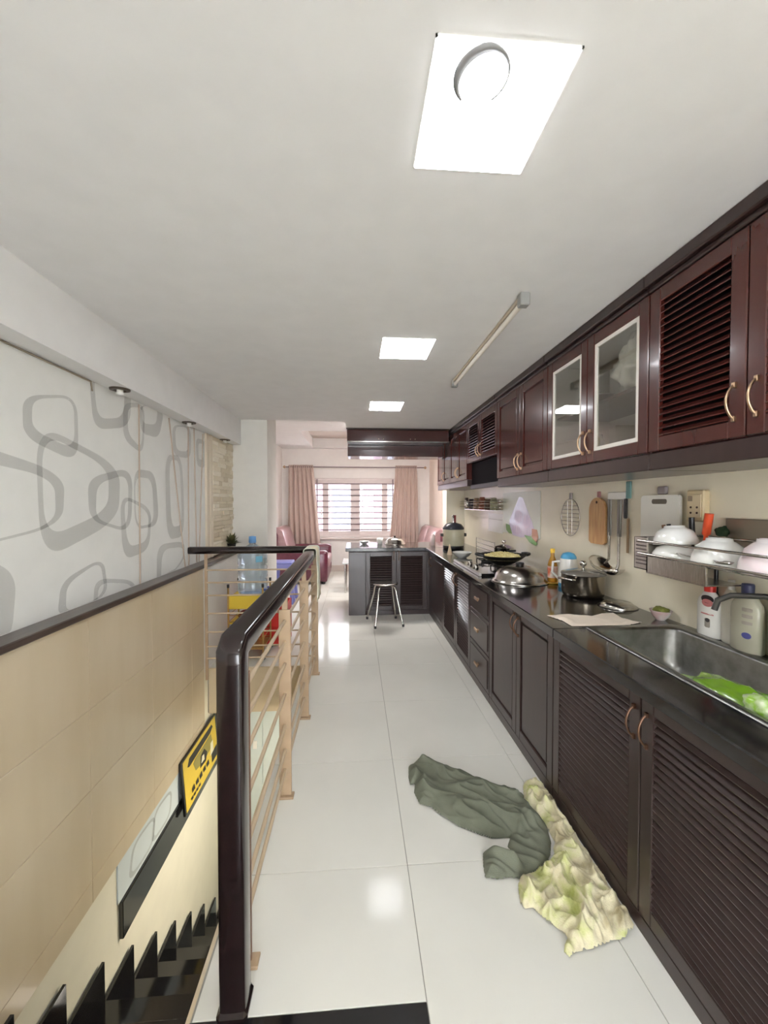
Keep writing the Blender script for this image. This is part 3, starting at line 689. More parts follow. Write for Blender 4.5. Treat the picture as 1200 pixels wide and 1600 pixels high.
# ================================================================== COUNTER THINGS
def handle_arc(c,r,a0,a1,ux,uy,rad=.005): return MB().tube(arc(c,r,a0,a1,10,ux,uy),rad,8)
# rice pot
c=(1.24,4.98); z=ZT
t=thing('electric_pot',(c[0],c[1],z),'cream electric pot with black domed lid and red-topped chrome knob','pot')
MB().lathe([(.125,0),(.132,.006),(.132,.04),(.128,.045)],(c[0],c[1],z),32).build('base_ring',M_bplast,t)
MB().lathe([(.130,.046),(.135,.08),(.135,.235),(.130,.25)],(c[0],c[1],z),32).build('body',mat('cream_enamel',(208,204,180),.3,var=(190,184,156),scale=5),t)
MB().lathe([(.139,.251),(.137,.27),(.10,.315),(.04,.335),(0,.338)],(c[0],c[1],z),32).build('lid',mat('grey_lid',(74,74,80),.25),t)
MB().lathe([(.016,.338),(.016,.43),(0,.432)],(c[0],c[1],z),14).build('knob',M_chrome,t)
MB().box(c[0]+.012,c[0]+.03,c[1]-.02,c[1]+.01,z+.337,z+.43).build('handle_strip',mat('dark_red',(120,40,40),.4),t)
MB().box(c[0]-.165,c[0]-.13,c[1]-.03,c[1]+.03,z+.16,z+.20,.006).box(c[0]+.13,c[0]+.165,c[1]-.03,c[1]+.03,z+.16,z+.20,.006).build('side_handle',M_bplast,t)
# hob
t=thing('gas_hob',(1.2,3.5,ZT),'black glass gas hob with aluminium front strip','hob')
MB().box(1.0,1.46,3.09,3.90,ZT+.001,ZT+.02,.004).build('glass_top',M_black,t)
MB().box(.975,1.0,3.09,3.90,ZT+.001,ZT+.024,.003).build('front_strip',mat('aluminium',(206,204,200),.35,metal=.8),t)
for y in (3.42,3.60):
    k=MB().lathe([(.024,.02),(.022,.045),(.006,.047),(0,.047)],(1.055,y,ZT),18).build('knob',M_steel,t)
for y in (3.30,3.70):
    MB().lathe([(.055,.02),(.055,.032),(.03,.036),(0,.036)],(1.25,y,ZT),20).build('burner',M_dark,t)
    mb=MB()
    for a in (0,90,180,270):
        mb.tube([(1.25+.03*math.cos(R(a+45)),y+.03*math.sin(R(a+45)),ZT+.05),(1.25+.105*math.cos(R(a+45)),y+.105*math.sin(R(a+45)),ZT+.05),(1.25+.11*math.cos(R(a+45)),y+.11*math.sin(R(a+45)),ZT+.02)],.005,6)
    mb.tube(arc((1.25,y,ZT+.047),.08,0,350,20,(1,0,0),(0,1,0)),.005,6).build('pan_support',M_dark,t)
# wok with food
wc=(1.25,3.30,ZT+.056)
t=thing('wok',wc,'black wok full of pale yellow food on the hob','wok')
MB().lathe([(.05,0),(.10,.022),(.15,.055),(.192,.088),(.196,.09),(.19,.084),(.145,.05),(.09,.018),(0,.006)],wc,36).build('pan',M_dark,t)
for s in (-1,1):
    MB().tube(arc((wc[0]+s*.185,wc[1]-s*.0,wc[2]+.088),.045,-90,90,10,(s*1,0,.15),(0,1,0)),.013,8).build('handle',M_bplast,t)
fd=MB()
for k in range(230):
    a=random.uniform(0,6.28); r=.145*math.sqrt(random.random()); h=.066+.034*(1-(r/.145)**2)
    l=random.uniform(.012,.026); b=random.uniform(0,3.14); x,y=wc[0]+r*math.cos(a),wc[1]+r*math.sin(a)
    fd.tube([(x-l*math.cos(b),y-l*math.sin(b),wc[2]+h),(x,y,wc[2]+h+random.uniform(.002,.01)),(x+l*math.cos(b),y+l*math.sin(b),wc[2]+h+random.uniform(-.004,.010))],.0065,5)
fd.lathe([(.155,.055),(.1,.086),(0,.098)],wc,24)
o=fd.build('stir_fry',mat('pale_food',(238,226,176),.6,var=(224,206,130),scale=40),t); tag(o,'pale yellow stir-fried food',kind='stuff')
# dome lid
lc=(1.225,2.885,ZT+.001)
t=thing('dome_lid',lc,'large brushed steel dome lid lying on the worktop','lid')
MB().lathe([(.205,0),(.208,.004),(.19,.012),(.182,.02),(.175,.05),(.15,.085),(.10,.108),(.04,.116),(0,.117)],lc,44).build('dome',M_steel,t)
MB().lathe([(.028,.116),(.032,.128),(.03,.138),(0,.14)],lc,20).build('knob',M_bplast,t)
# saucepan behind
sc=(1.42,3.72,ZT+.058)
t=thing('saucepan',sc,'small chrome saucepan with knobbed lid behind the wok','saucepan')
MB().lathe([(.085,0),(.09,.006),(.09,.095),(.094,.098)],sc,30).build('body',M_chrome,t)
MB().lathe([(.093,.099),(.085,.108),(.05,.122),(.012,.128),(.012,.14),(.024,.15),(.02,.168),(0,.17)],sc,30).build('lid',M_chrome,t)
MB().tube([(sc[0]-.0,sc[1]-.088,sc[2]+.075),(sc[0]+.05,sc[1]-.16,sc[2]+.085)],.009,8).build('handle',M_bplast,t)
# white bowl + cone
bc=(1.13,4.15,ZT)
lathe_thing('white_bowl',[(r*1.2,z*.9) for r,z in bowlp],bc,M_porc,'small white bowl beside the hob front strip','bowl')
tag(MB().lathe([(.03,0),(.026,.02),(.013,.08),(.008,.115),(0,.118)],(1.06,4.42,ZT),18).build('pestle',mat('pale_wood',(222,200,170),.6),None,(1.06,4.42,ZT)),'pale cone-shaped pestle standing before the electric pot','pestle')
# wire rack by the wall
t=thing('wire_stand',(1.47,4.55,ZT),'thin wire stand against the backsplash behind the electric pot','rack')
for zz in (.05,.10,.15): MB().tube([(1.50,4.2,ZT+zz),(1.50,4.85,ZT+zz)],.003,6).build('wire',M_steel,t)
for yy in (4.2,4.85): MB().tube([(1.50,yy,ZT),(1.50,yy,ZT+.16)],.004,6).build('upright',M_steel,t)
# oil bottle on a yellow dish
oc=(1.435,2.80,ZT+.011)
tag(MB().lathe([(.05,0),(.062,.004),(.068,.010),(.064,.010),(.05,.006),(0,.005)],(oc[0],oc[1],ZT),24).build('yellow_dish',mat('yellow_plastic',(228,180,60),.35),None,(oc[0],oc[1],ZT)),'small yellow dish under the oil bottle','dish')
t=thing('oil_bottle',oc,'cooking oil bottle with yellow cap and red-orange label','bottle')
MB().lathe([(.03,0),(.034,.005),(.034,.12),(.028,.15),(.014,.185),(.013,.21)],oc,22).build('body',mat('oil',(226,170,70),.1,trans=.5),t)
MB().lathe([(.0348,.03),(.0348,.115)],oc,22,cap=False).build('label_wrap',mat('orange_label',(214,96,48),.5,var=(236,226,214),scale=22),t)
MB().lathe([(.015,.21),(.016,.24),(0,.241)],oc,16).build('cap',mat('yellow_cap',(232,190,60),.4),t)
# jug with blue lid
jc=(1.475,2.655,ZT)
t=thing('water_jug',jc,'white plastic jug with sky blue lid and base','jug')
M_sky=mat('sky_blue_plastic',(84,164,206),.35)
MB().lathe([(.060,0),(.064,.005),(.064,.03)],jc,28).build('base',M_sky,t)
MB().lathe([(.064,.031),(.062,.12),(.054,.19),(.052,.20)],jc,28).build('body',M_wplast,t)
MB().lathe([(.053,.20),(.05,.215),(.036,.235),(.012,.243),(0,.244)],jc,28).build('lid',M_sky,t)
MB().tube([(jc[0]-.05,jc[1]+.02,z+.18),(jc[0]-.09,jc[1]+.04,z+.17),(jc[0]-.095,jc[1]+.04,z+.10),(jc[0]-.062,jc[1]+.02,z+.06)],.009,8).build('handle',M_wplast,t)
# stock pot
pc_=(1.43,2.40,ZT)
t=thing('stock_pot',pc_,'large steel cooking pot with a glass lid','pot')
M_pot=mat('pot_steel',(168,158,142),.2,metal=1)
MB().lathe([(.105,0),(.118,.008),(.125,.03),(.127,.135),(.131,.14)],pc_,36).build('body',M_pot,t)
MB().lathe([(.131,.141),(.128,.147),(.10,.158),(.05,.168),(0,.171)],pc_,36).build('lid',mat('lid_glass',(150,146,138),.08,metal=.55),t)
MB().lathe([(.008,.171),(.008,.185),(.02,.195),(.022,.21),(.014,.22),(0,.221)],pc_,16).build('knob',M_chrome,t)
for a in (200,20):
    d=Vector((math.cos(R(a)),math.sin(R(a)),0)); n_=Vector((-d.y,d.x,0))
    MB().tube([Vector(pc_)+d*.125+n_*.045+Vector((0,0,.115)),Vector(pc_)+d*.16+n_*.04+Vector((0,0,.12)),Vector(pc_)+d*.165-n_*.04+Vector((0,0,.12)),Vector(pc_)+d*.125-n_*.045+Vector((0,0,.115))],.007,8).build('handle',M_chrome,t)
# flat lid/plate
tag(MB().lathe([(.098,0),(.102,.003),(.078,.018),(.07,.026),(0,.028)],(1.475,2.13,ZT),32).build('steel_plate',M_steel,None,(1.475,2.13,ZT)),'upturned steel plate on the worktop beside the stock pot','plate')
# bowl with scrubber
sb=(1.525,1.875,ZT)
lathe_thing('glass_bowl',[(r*.56,z*.7) for r,z in bowlp],sb,mat('clear_bowl',(216,214,206),.12,var=(214,180,176),scale=16),'small floral bowl by the corner of the sink','bowl')
crumple('scrub_pad',(sb[0],sb[1],ZT+.038),.032,mat('green_scrubber',(112,116,48),.95,bump=.8,bscale=120),'green scouring pad resting in the small floral bowl','scrubber',9,sq=(1,1.2,.45),det=3)
# towel on the worktop
def top_cloth(name,pts,zt,m,label,cat):
    Q=[px(x,y,Z=zt) for x,y in pts]; Qn=np.array([q[:2] for q in Q])
    step=.008; x0,y0=Qn.min(0)-.02; x1,y1=Qn.max(0)+.02
    nx,ny=int((x1-x0)/step)+1,int((y1-y0)/step)+1
    gx,gy=np.meshgrid(x0+np.arange(nx)*step,y0+np.arange(ny)*step,indexing='ij'); P=np.stack([gx.ravel(),gy.ravel()],1)
    s,near=sdf_poly(P,Qn); ok=s>-.75*step; Pn=np.where((s<.25*step)[:,None],near,P); idx=-np.ones(len(P),int); idx[ok]=np.arange(ok.sum())
    v=[(Pn[i][0],Pn[i][1],zt+.002+min(1,max(0,s[i])/.02)*(.004+.014*max(0,noise.noise(Vector((Pn[i][0]*14,Pn[i][1]*14,3))))) ) for i in np.nonzero(ok)[0]]
    G=idx.reshape(nx,ny); f=[q for i in range(nx-1) for j in range(ny-1) for q in [(G[i,j],G[i+1,j],G[i+1,j+1],G[i,j+1])] if min(q)>=0]
    return tag(MB().add(v,f,True).build(name,m,None,(Qn.mean(0)[0],Qn.mean(0)[1],zt)),label,cat)
top_cloth('dish_cloth',[(853,962),(884,961),(925,963),(940,959),(958,958),(975,968),(1003,973),(985,977),(962,979),(944,978),(915,979),(893,979),(880,971)],ZT,mat('pale_cloth',(226,212,196),.95,bump=.3,bscale=150),'pale kitchen cloth spread at the edge of the worktop','cloth')
# bottles behind the sink
def bottle(c,label,cap_m,body_m,hgt,rx,ry,lab=None,capw=.018,name='detergent_bottle'):
    t=thing(name,c,label,'bottle')
    p=[(.85,0),(1,.03),(1,.62),(.92,.70),(.6,.81),(.42,.85)]
    MB().lathe([(a*rx,b*hgt) for a,b in p],c,26,sx=1,sy=ry/rx).build('body',body_m,t)
    MB().lathe([(capw,.85*hgt),(capw*1.05,.98*hgt),(capw*.95,hgt),(0,hgt)],c,18).build('cap',cap_m,t)
    return t
c1=(1.548,1.625,ZT); t=bottle(c1,'white bottle with a red cap and oval label behind the sink',mat('red_cap',(206,44,34),.4),M_wplast,.232,.028,.056,capw=.021)
def decal(t,c,rx,ry,a0,a1,z0,z1,m,name='label_print',oval=True,off=.0008):
    n=18; mb=MB(); v=[]
    am,az=(a0+a1)/2,(z0+z1)/2
    for i in range(n):
        th=2*math.pi*i/n; ca,sa=math.cos(th),math.sin(th)
        if not oval: k=1/max(abs(ca),abs(sa)); ca*=k; sa*=k
        a=R(am+(a1-a0)/2*ca); zz=az+(z1-z0)/2*sa
        v.append((c[0]+(rx+off)*math.cos(a),c[1]+(ry+off)*math.sin(a),c[2]+zz))
    mb.add(v,[tuple(range(n))]).build(name,m,t)
Mk=mat('print_black',(40,34,36),.5); Mrd=mat('print_rose',(196,120,118),.5); Mnv=mat('navy_plastic',(44,46,84),.4); Mgy=mat('print_grey',(150,142,130),.5)
decal(t,c1,.028,.056,165,225,.150,.185,Mk); decal(t,c1,.028,.056,170,222,.135,.168,Mrd,off=.0014)
decal(t,c1,.028,.056,165,225,.10,.106,Mrd,oval=False); decal(t,c1,.028,.056,185,210,.045,.085,Mgy,oval=False); decal(t,c1,.028,.056,188,208,.068,.086,Mk,off=.0014)
c2=(1.535,1.445,ZT); t=bottle(c2,'tall grey-beige bottle with a navy cap behind the sink',Mnv,mat('grey_beige_plastic',(176,172,152),.35),.268,.036,.062,capw=.02)
for a,b in ((.165,.18),(.14,.155),(.115,.128)): decal(t,c2,.036,.062,190,225,a,b,Mgy,oval=False)
decal(t,c2,.036,.062,190,222,.06,.085,mat('print_blue',(76,78,140),.5))
c3=(1.535,1.305,ZT); bottle(c3,'green detergent bottle beside the grey-beige bottle',mat('dark_green_cap',(24,84,60),.4),mat('green_plastic',(44,140,70),.3),.24,.032,.052)
c4=(1.556,1.535,ZT); bottle(c4,'plain white jug hidden between the detergent bottles',M_wplast,mat('milky_plastic',(222,218,206),.4),.265,.02,.04,capw=.012)
# green bag in the sink
M_gb=mat('lime_bag',(132,178,44),.22,coat=.6,var=(104,148,30),scale=7)
crumple('plastic_bag',(1.23,1.16,ZT-.172),.125,M_gb,'crumpled lime green plastic bag lying in the sink','bag',13,sq=(.8,1.75,.75),amp=.22)
crumple('food_packet',(1.15,1.02,ZT-.012),.045,mat('white_packet',(236,240,220),.2,coat=.5,var=(150,196,70),scale=26),'white and green food packet on the green bag in the sink','packet',17,sq=(.8,1.3,.6),det=3)

# ================================================================== BACKSPLASH THINGS
Xw=XR-.003
def W(x,y,off=0): q=px(x,y,X=Xw-off); return q
# vegetable poster
q=[W(787,770),W(846,766),W(846,852),W(787,852)]
y0,y1=3.29,4.15; 
t=thing('vegetable_poster',(Xw,3.7,1.14),'glossy poster of purple onions and vegetables behind the hob','poster')
MB().box(Xw-.004,Xw,y0,y1,1.14,1.555,.001).build('sheet',mat('poster_white',(228,230,218),.35,coat=.1),t)
def blob(name,pts,m,off,par):
    P=[W(*p,off=0) for p in pts]; n=len(P); mb=MB()
    mb.prism([(Xw-.0042-off,p[1],p[2]) for p in P],(.0008,0,0)); return mb.build(name,m,par)
blob('printed_onion',[(812,776),(818,778),(824,795),(832,815),(836,830),(828,838),(815,840),(802,836),(795,826),(797,812),(804,795)],mat('onion_purple',(206,190,214),.2,var=(226,214,230),scale=9,stretch=(1,14,1),coat=.5),.0006,t)
for pts_ in ([(806,800),(812,796),(817,803),(816,815),(809,819),(804,811)],[(819,806),(825,804),(830,812),(829,823),(822,826),(817,817)],[(803,820),(810,821),(815,829),(811,836),(804,834),(800,827)]):
    blob('printed_onion',pts_,mat('onion_pink',(226,206,220),.25,var=(196,176,206),scale=9,stretch=(1,14,1)),.0010,t)
blob('printed_tomato',[(832,826),(840,828),(842,840),(839,848),(832,842)],mat('tomato_orange',(206,140,108),.2,coat=.5),.0012,t)
blob('printed_leaf',[(820,836),(830,838),(841,850),(838,853),(828,847)],mat('leaf_green',(122,178,92),.2,coat=.5),.0018,t)
blob('printed_leaf',[(791,818),(797,820),(801,834),(796,833),(792,828)],mat('leaf_green2',(132,170,96),.2,coat=.5),.0016,t)
# spice shelf
t=thing('spice_shelf',(1.52,4.5,1.36),'chrome wall shelf with seasoning packs under the far cabinets','shelf')
MB().box(1.45,Xw,4.15,5.45,1.365,1.372).build('shelf_plate',M_chrome,t)
for zz in (1.40,1.44,1.47): MB().tube([(Xw,4.15,zz),(1.45,4.15,zz),(1.45,5.45,zz),(Xw,5.45,zz)],.004,6).build('guard_wire',M_chrome,t)
for i,(yy,h,m) in enumerate(((5.3,.15,M_chrome),(5.1,.13,mat('pack_dark',(70,64,72),.4)),(4.88,.14,mat('pack_tan',(150,122,96),.5)),(4.66,.15,mat('pack_red',(150,90,70),.5)),(4.45,.12,mat('pack_brown',(92,62,48),.5)),(4.26,.13,mat('pack_olive',(166,162,130),.5)))):
    lab=['shiny tin at the far end of the chrome spice shelf','dark seasoning pack on the chrome spice shelf','tan seasoning pack on the chrome spice shelf','reddish seasoning pack on the chrome spice shelf','brown seasoning jar on the chrome spice shelf','olive seasoning pack nearest the vegetable poster'][i]
    tag(MB().lathe([(.036,0),(.04,.004),(.04,h*.8),(.03,h*.9),(.03,h),(0,h)],(1.51,yy,1.372),18).build('seasoning_jar',m,None,(1.51,yy,1.372)),lab,'jar','jars on the spice shelf')
t=thing('paper_notice',(Xw,4.3,1.1),'white paper sheets taped to the backsplash under the spice shelf','notice')
MB().box(Xw-.002,Xw,4.16,4.62,1.12,1.33).build('sheet',M_wplast,t); MB().box(Xw-.003,Xw-.002,4.17,4.60,1.262,1.266).build('printed_line',Mgy,t)
# wire grid rack
t=thing('wire_trivet',(Xw,2.8,1.2),'oval wire grid hanging on the backsplash','trivet')
gy,gz,ra,rb=2.80,1.345,.125,.135
MB().tube([(Xw-.012,gy+ra*math.cos(R(a)),gz+rb*math.sin(R(a))) for a in range(0,360,12)],.003,6,closed=True).build('rim',M_steel,t)
for k in range(-4,5):
    zz=k*.028; w_=ra*math.sqrt(max(0,1-(zz/rb)**2)); MB().tube([(Xw-.012,gy-w_,gz+zz),(Xw-.012,gy+w_,gz+zz)],.0022,6).build('wire',M_steel,t)
for k in (-.03,.03): MB().tube([(Xw-.015,gy+k,gz-rb*.92),(Xw-.015,gy+k,gz+rb*.92)],.0022,6).build('wire',M_steel,t)
MB().box(Xw-.016,Xw,gy-.012,gy+.012,gz+rb-.005,gz+rb+.045,.004).build('hook',mat('grey_hook',(150,140,140),.5),t)
# wooden board
by,bz=2.465,1.34
t=thing('cutting_board',(Xw,by,1.19),'long wooden cutting board with rounded top hanging on the wall','cutting board')
pl=[(by-.085,1.20),(by-.085,1.40)]+[(by-.085*math.cos(R(a)),1.40+.085*math.sin(R(a))) for a in range(15,180,15)]+[(by+.085,1.40),(by+.085,1.20),(by+.06,1.185),(by-.06,1.185)]
MB().prism([(Xw-.022,a,b) for a,b in pl],(.018,0,0)).build('board',mat('warm_wood',(206,164,112),.5,var=(186,138,90),scale=6,stretch=(8,8,1)),t)
MB().lathe([(.009,0),(.009,.003),(0,.003)],(Xw-.0235,by,1.455),14,axis='x').build('hang_hole',mat('hole_dark',(70,44,34),.8),t)
MB().box(Xw-.014,Xw,by-.014,by+.014,1.487,1.525,.004).build('hook',mat('red_hook',(170,120,116),.5),t)
# ladles
def ladle(y,zt,zb,label,r,tilt,mh):
    t=thing('ladle',(Xw-.03,y,zb),label,'ladle')
    MB().tube([(Xw-.02,y,zt),(Xw-.02,y,zt-.22)],.018,8,flat=.4).build('grip',mh,t)
    MB().tube([(Xw-.02,y,zt-.20),(Xw-.022,y,zb+.05),(Xw-.035,y+tilt*.02,zb+.02)],.008,8).build('shaft',M_steel,t)
    b=MB()
    prof=[(0,-.035*1),(r*.5,-.03),(r*.85,-.015),(r,.0),(r*.97,.0),(r*.8,-.012),(r*.45,-.026),(0,-.03)]
    b.lathe(prof,(0,0,0),20,cap=False)
    o=MB(); ang=R(35*tilt)
    for x,y_,z_ in b.v: o.v.append((Xw-.055+x*.9,y+tilt*.03+y_*math.cos(ang)-z_*math.sin(ang),zb+.02+y_*math.sin(ang)+z_*math.cos(ang)))
    o.f=b.f;o.sm=b.sm; o.build('scoop',M_chrome,t)
M_gh=mat('grey_handle',(120,116,110),.35,metal=.6)
ladle(2.335,1.47,1.055,'steel skimmer ladle with wide scoop hanging beside the wooden board',.075,1,M_gh)
ladle(2.245,1.47,1.035,'steel soup ladle hanging beside the hanging knife',.062,-.3,M_gh)
t=thing('utensil_rail',(Xw,2.28,1.48),'small white hook rail holding the ladles','hook rail')
MB().box(Xw-.012,Xw,2.20,2.37,1.470,1.515,.003).build('plate',M_wplast,t)
t=thing('hanging_knife',(Xw,2.19,1.2),'knife with teal guard and black handle hanging beside the ladles','knife')
MB().box(Xw-.012,Xw-.002,2.165,2.205,1.475,1.575,.003).build('teal_guard',mat('teal_plastic',(110,150,146),.4),t)
MB().box(Xw-.020,Xw-.004,2.19,2.213,1.36,1.475,.005).build('handle',M_bplast,t)
MB().box(Xw-.010,Xw-.007,2.175,2.195,1.16,1.36).build('blade',mat('bronze_blade',(150,130,100),.3,metal=.8),t)
# white board
t=thing('chopping_board',(Xw,1.92,1.08),'large white plastic chopping board with handle slot behind the dish rack','cutting board')
pts=rrect(1.80,2.06,1.09,1.49,.02)
MB().prism([(Xw-.026,a,b) for a,b in pts],(.014,0,0)).build('board',mat('offwhite_board',(240,238,230),.5),t)
MB().prism([(Xw-.0268,a,b) for a,b in rrect(1.88,1.98,1.445,1.47,.01)],(.001,0,0)).build('handle_slot',mat('slot_grey',(120,112,100),.7),t)
MB().box(Xw-.02,Xw,1.90,1.955,1.495,1.535,.005).build('hook',mat('grey_hook',(150,140,140),.5),t)
# socket
t=thing('wall_socket',(Xw,1.73,1.36),'cream wall socket box with switch and two outlets','socket')
MB().box(Xw-.034,Xw,1.66,1.755,1.365,1.51,.006).build('box',mat('cream_plastic',(212,192,152),.4),t)
MB().box(Xw-.038,Xw-.034,1.67,1.745,1.385,1.49,.002).build('face_plate',mat('cream_plastic2',(222,204,168),.4),t)
MB().box(Xw-.041,Xw-.038,1.715,1.738,1.458,1.482,.001).build('switch_rocker',mat('switch_grey',(130,116,96),.5),t)
for yy in (1.69,1.723):
    for zz in (1.405,1.43): MB().lathe([(.005,0),(.005,.0015),(0,.0015)],(Xw-.0396,yy,zz),10,axis='x').build('pin_hole',mat('hole_dark',(70,44,34),.8),t)
# dish rack
t=thing('dish_rack',(1.45,1.35,1.18),'stainless wall dish rack carrying bowls above the sink','dish rack')
ya,yb=.75,1.80
for x,z_ in ((1.345,1.272),(1.345,1.212),(1.56,1.215),(1.56,1.30)):
    MB().tube([(x,ya,z_),(x,yb,z_)],.0055,8).build('rail',M_chrome,t)
MB().tube([(1.345,yb,1.272),(1.575,yb,1.272)],.0055,8).build('rail',M_chrome,t)
MB().tube([(1.345,yb,1.212),(1.575,yb,1.212)],.0055,8).build('rail',M_chrome,t)
for x in (1.39,1.45,1.51): MB().tube([(x,ya,1.195),(x,yb,1.195)],.004,6).build('floor_wire',M_chrome,t)
for k in range(8):
    y=ya+.14*k+.03; MB().tube([(1.345,y,1.212),(1.40,y,1.19),(1.57,y,1.19)],.003,6).build('cross_wire',M_steel,t)
MB().box(1.568,1.576,ya,yb-.22,1.19,1.385,.002).build('back_plate',mat('rack_back',(150,140,124),.35,metal=.6),t)
MB().box(1.37,1.38,1.46,yb-.02,1.125,1.20,.001).box(1.37,1.53,yb-.03,yb-.02,1.125,1.29,.001).box(1.37,1.53,1.46,yb-.02,1.12,1.126,.001).build('cutlery_box',M_steel,t)
for k in range(7): MB().box(1.385,1.52,yb-.0195,yb-.016,1.15+.018*k,1.156+.018*k).build('slot',mat('slot_dark',(110,100,96),.6),t)
bk=MB().box(1.42,1.556,1.81,1.93,1.12,1.126,.001).box(1.42,1.426,1.81,1.93,1.12,1.28,.001).box(1.55,1.556,1.81,1.93,1.12,1.28,.001).box(1.42,1.556,1.924,1.93,1.12,1.28,.001).box(1.42,1.556,1.81,1.816,1.12,1.28,.001).build('cutlery_basket',M_steel,t)
for k in range(7): MB().box(1.4185,1.42,1.825,1.915,1.145+.018*k,1.152+.018*k).build('slot',mat('slot_dark',(110,100,96),.6),bk)
MB().tube([(1.57,1.62,1.19),(1.57,1.62,1.06),(1.565,1.60,1.02)],.008,8).build('bracket',M_bplast,t)
def upbowl(c,r,h,label,m=M_porc,tilt=0):
    p=[(r,0),(r*1.02,.004),(r*.98,h*.3),(r*.8,h*.7),(r*.55,h*.88),(r*.48,h*.9),(r*.46,h),(r*.40,h),(r*.40,h*.93),(0,h*.93)]
    o=MB().lathe(p,(0,0,0),32).build('bowl',m,None,(0,0,0)); o.location=c; o.rotation_euler=(R(tilt),0,0); return tag(o,label,'bowl')
upbowl((1.44,1.69,1.205),.09,.06,'lower white bowl upside down in the rack beneath a rounder bowl')
upbowl((1.44,1.69,1.262),.086,.085,'round white bowl on top of stacked bowl beside cutlery',tilt=-6)
upbowl((1.44,1.475,1.205),.092,.105,'wide white bowl upside down in the middle of the rack')
upbowl((1.44,1.27,1.205),.094,.12,'white bowl with a pink blush upside down at the rack end',mat('blush_porcelain',(242,240,238),.12,coat=.6,var=(240,222,226),scale=7))
def cutlery(a,b,r,m,label,name='cutlery_handle'):
    v=Vector(b)-Vector(a); o=MB().tube([a,Vector(a)+v*.5,Vector(a)+v*.55,b],[r*.5,r*.5,r,r],8).build(name,m,None,a); tag(o,label,'knife')
cutlery((1.50,1.66,1.21),(1.50,1.675,1.385),.011,M_bplast,'black-handled knife standing behind the round white bowl','kitchen_knife')
cutlery((1.50,1.615,1.21),(1.50,1.585,1.405),.016,mat('orange_handle',(232,88,48),.35),'orange-handled peeler standing behind the white bowls','peeler')
cutlery((1.48,1.765,1.15),(1.47,1.80,1.345),.008,mat('wood_handle',(120,86,60),.6),'slim wooden-handled tool in the cutlery box','kitchen_tool')
cutlery((1.48,1.74,1.15),(1.475,1.775,1.35),.009,M_bplast,'slim black-handled tool in the cutlery box','kitchen_tool')
crumple('green_sponge',(1.535,1.56,1.31),.022,mat('dark_green_sponge',(40,62,36),.9),'dark green sponge wedged against the rack back plate','sponge',21,det=3)
t=thing('serving_spoon',(1.365,1.4,1.215),'steel serving spoon lying along the front of the dish rack','spoon')
MB().tube([(1.37,1.60,1.235),(1.365,1.50,1.228),(1.37,1.42,1.222)],.005,8,flat=.6).build('handle',M_steel,t)
MB().lathe([(0,-.012),(.5,-.01),(1,0),(.9,.0),(.4,-.006),(0,-.008)],(0,0,0),16).v
sp=MB().lathe([(0,-.012),(.022,-.009),(.03,0),(.027,0),(.018,-.006),(0,-.009)],(1.37,1.385,1.232),18,sx=.8,sy=1.25).build('spoon_bowl',M_steel,t)
M_pipe=mat('dark_pipe',(60,54,50),.5)

# ================================================================== PENINSULA THINGS
lathe_thing('white_cup',[(.03,0),(.036,.004),(.047,.085),(.044,.085),(.034,.008),(0,.006)],(.34,5.62,ZT),M_porc,'white cup on the peninsula worktop beside a steel cover','cup')
lc=(.55,5.60,ZT)
t=thing('food_cover',lc,'shiny steel dome cover on the peninsula worktop','lid')
MB().lathe([(.15,0),(.152,.004),(.135,.016),(.125,.05),(.09,.085),(.03,.1),(0,.101)],lc,32).build('dome',M_steel,t)
MB().lathe([(.014,.1),(.016,.118),(0,.12)],lc,14).build('knob',M_bplast,t)
lathe_thing('small_bowl',[(r*.8,z*.6) for r,z in bowlp],(.12,5.65,ZT),M_porc,'low white dish near the free end of the peninsula','dish')
tag(MB().lathe([(.03,0),(.034,.004),(.034,.12),(.02,.14),(.02,.155),(0,.155)],(1.06,5.40,ZT),18).build('pink_bottle',mat('pinkish_plastic',(226,206,204),.4),None,(1.06,5.40,ZT)),'small pinkish bottle behind the electric pot','bottle')

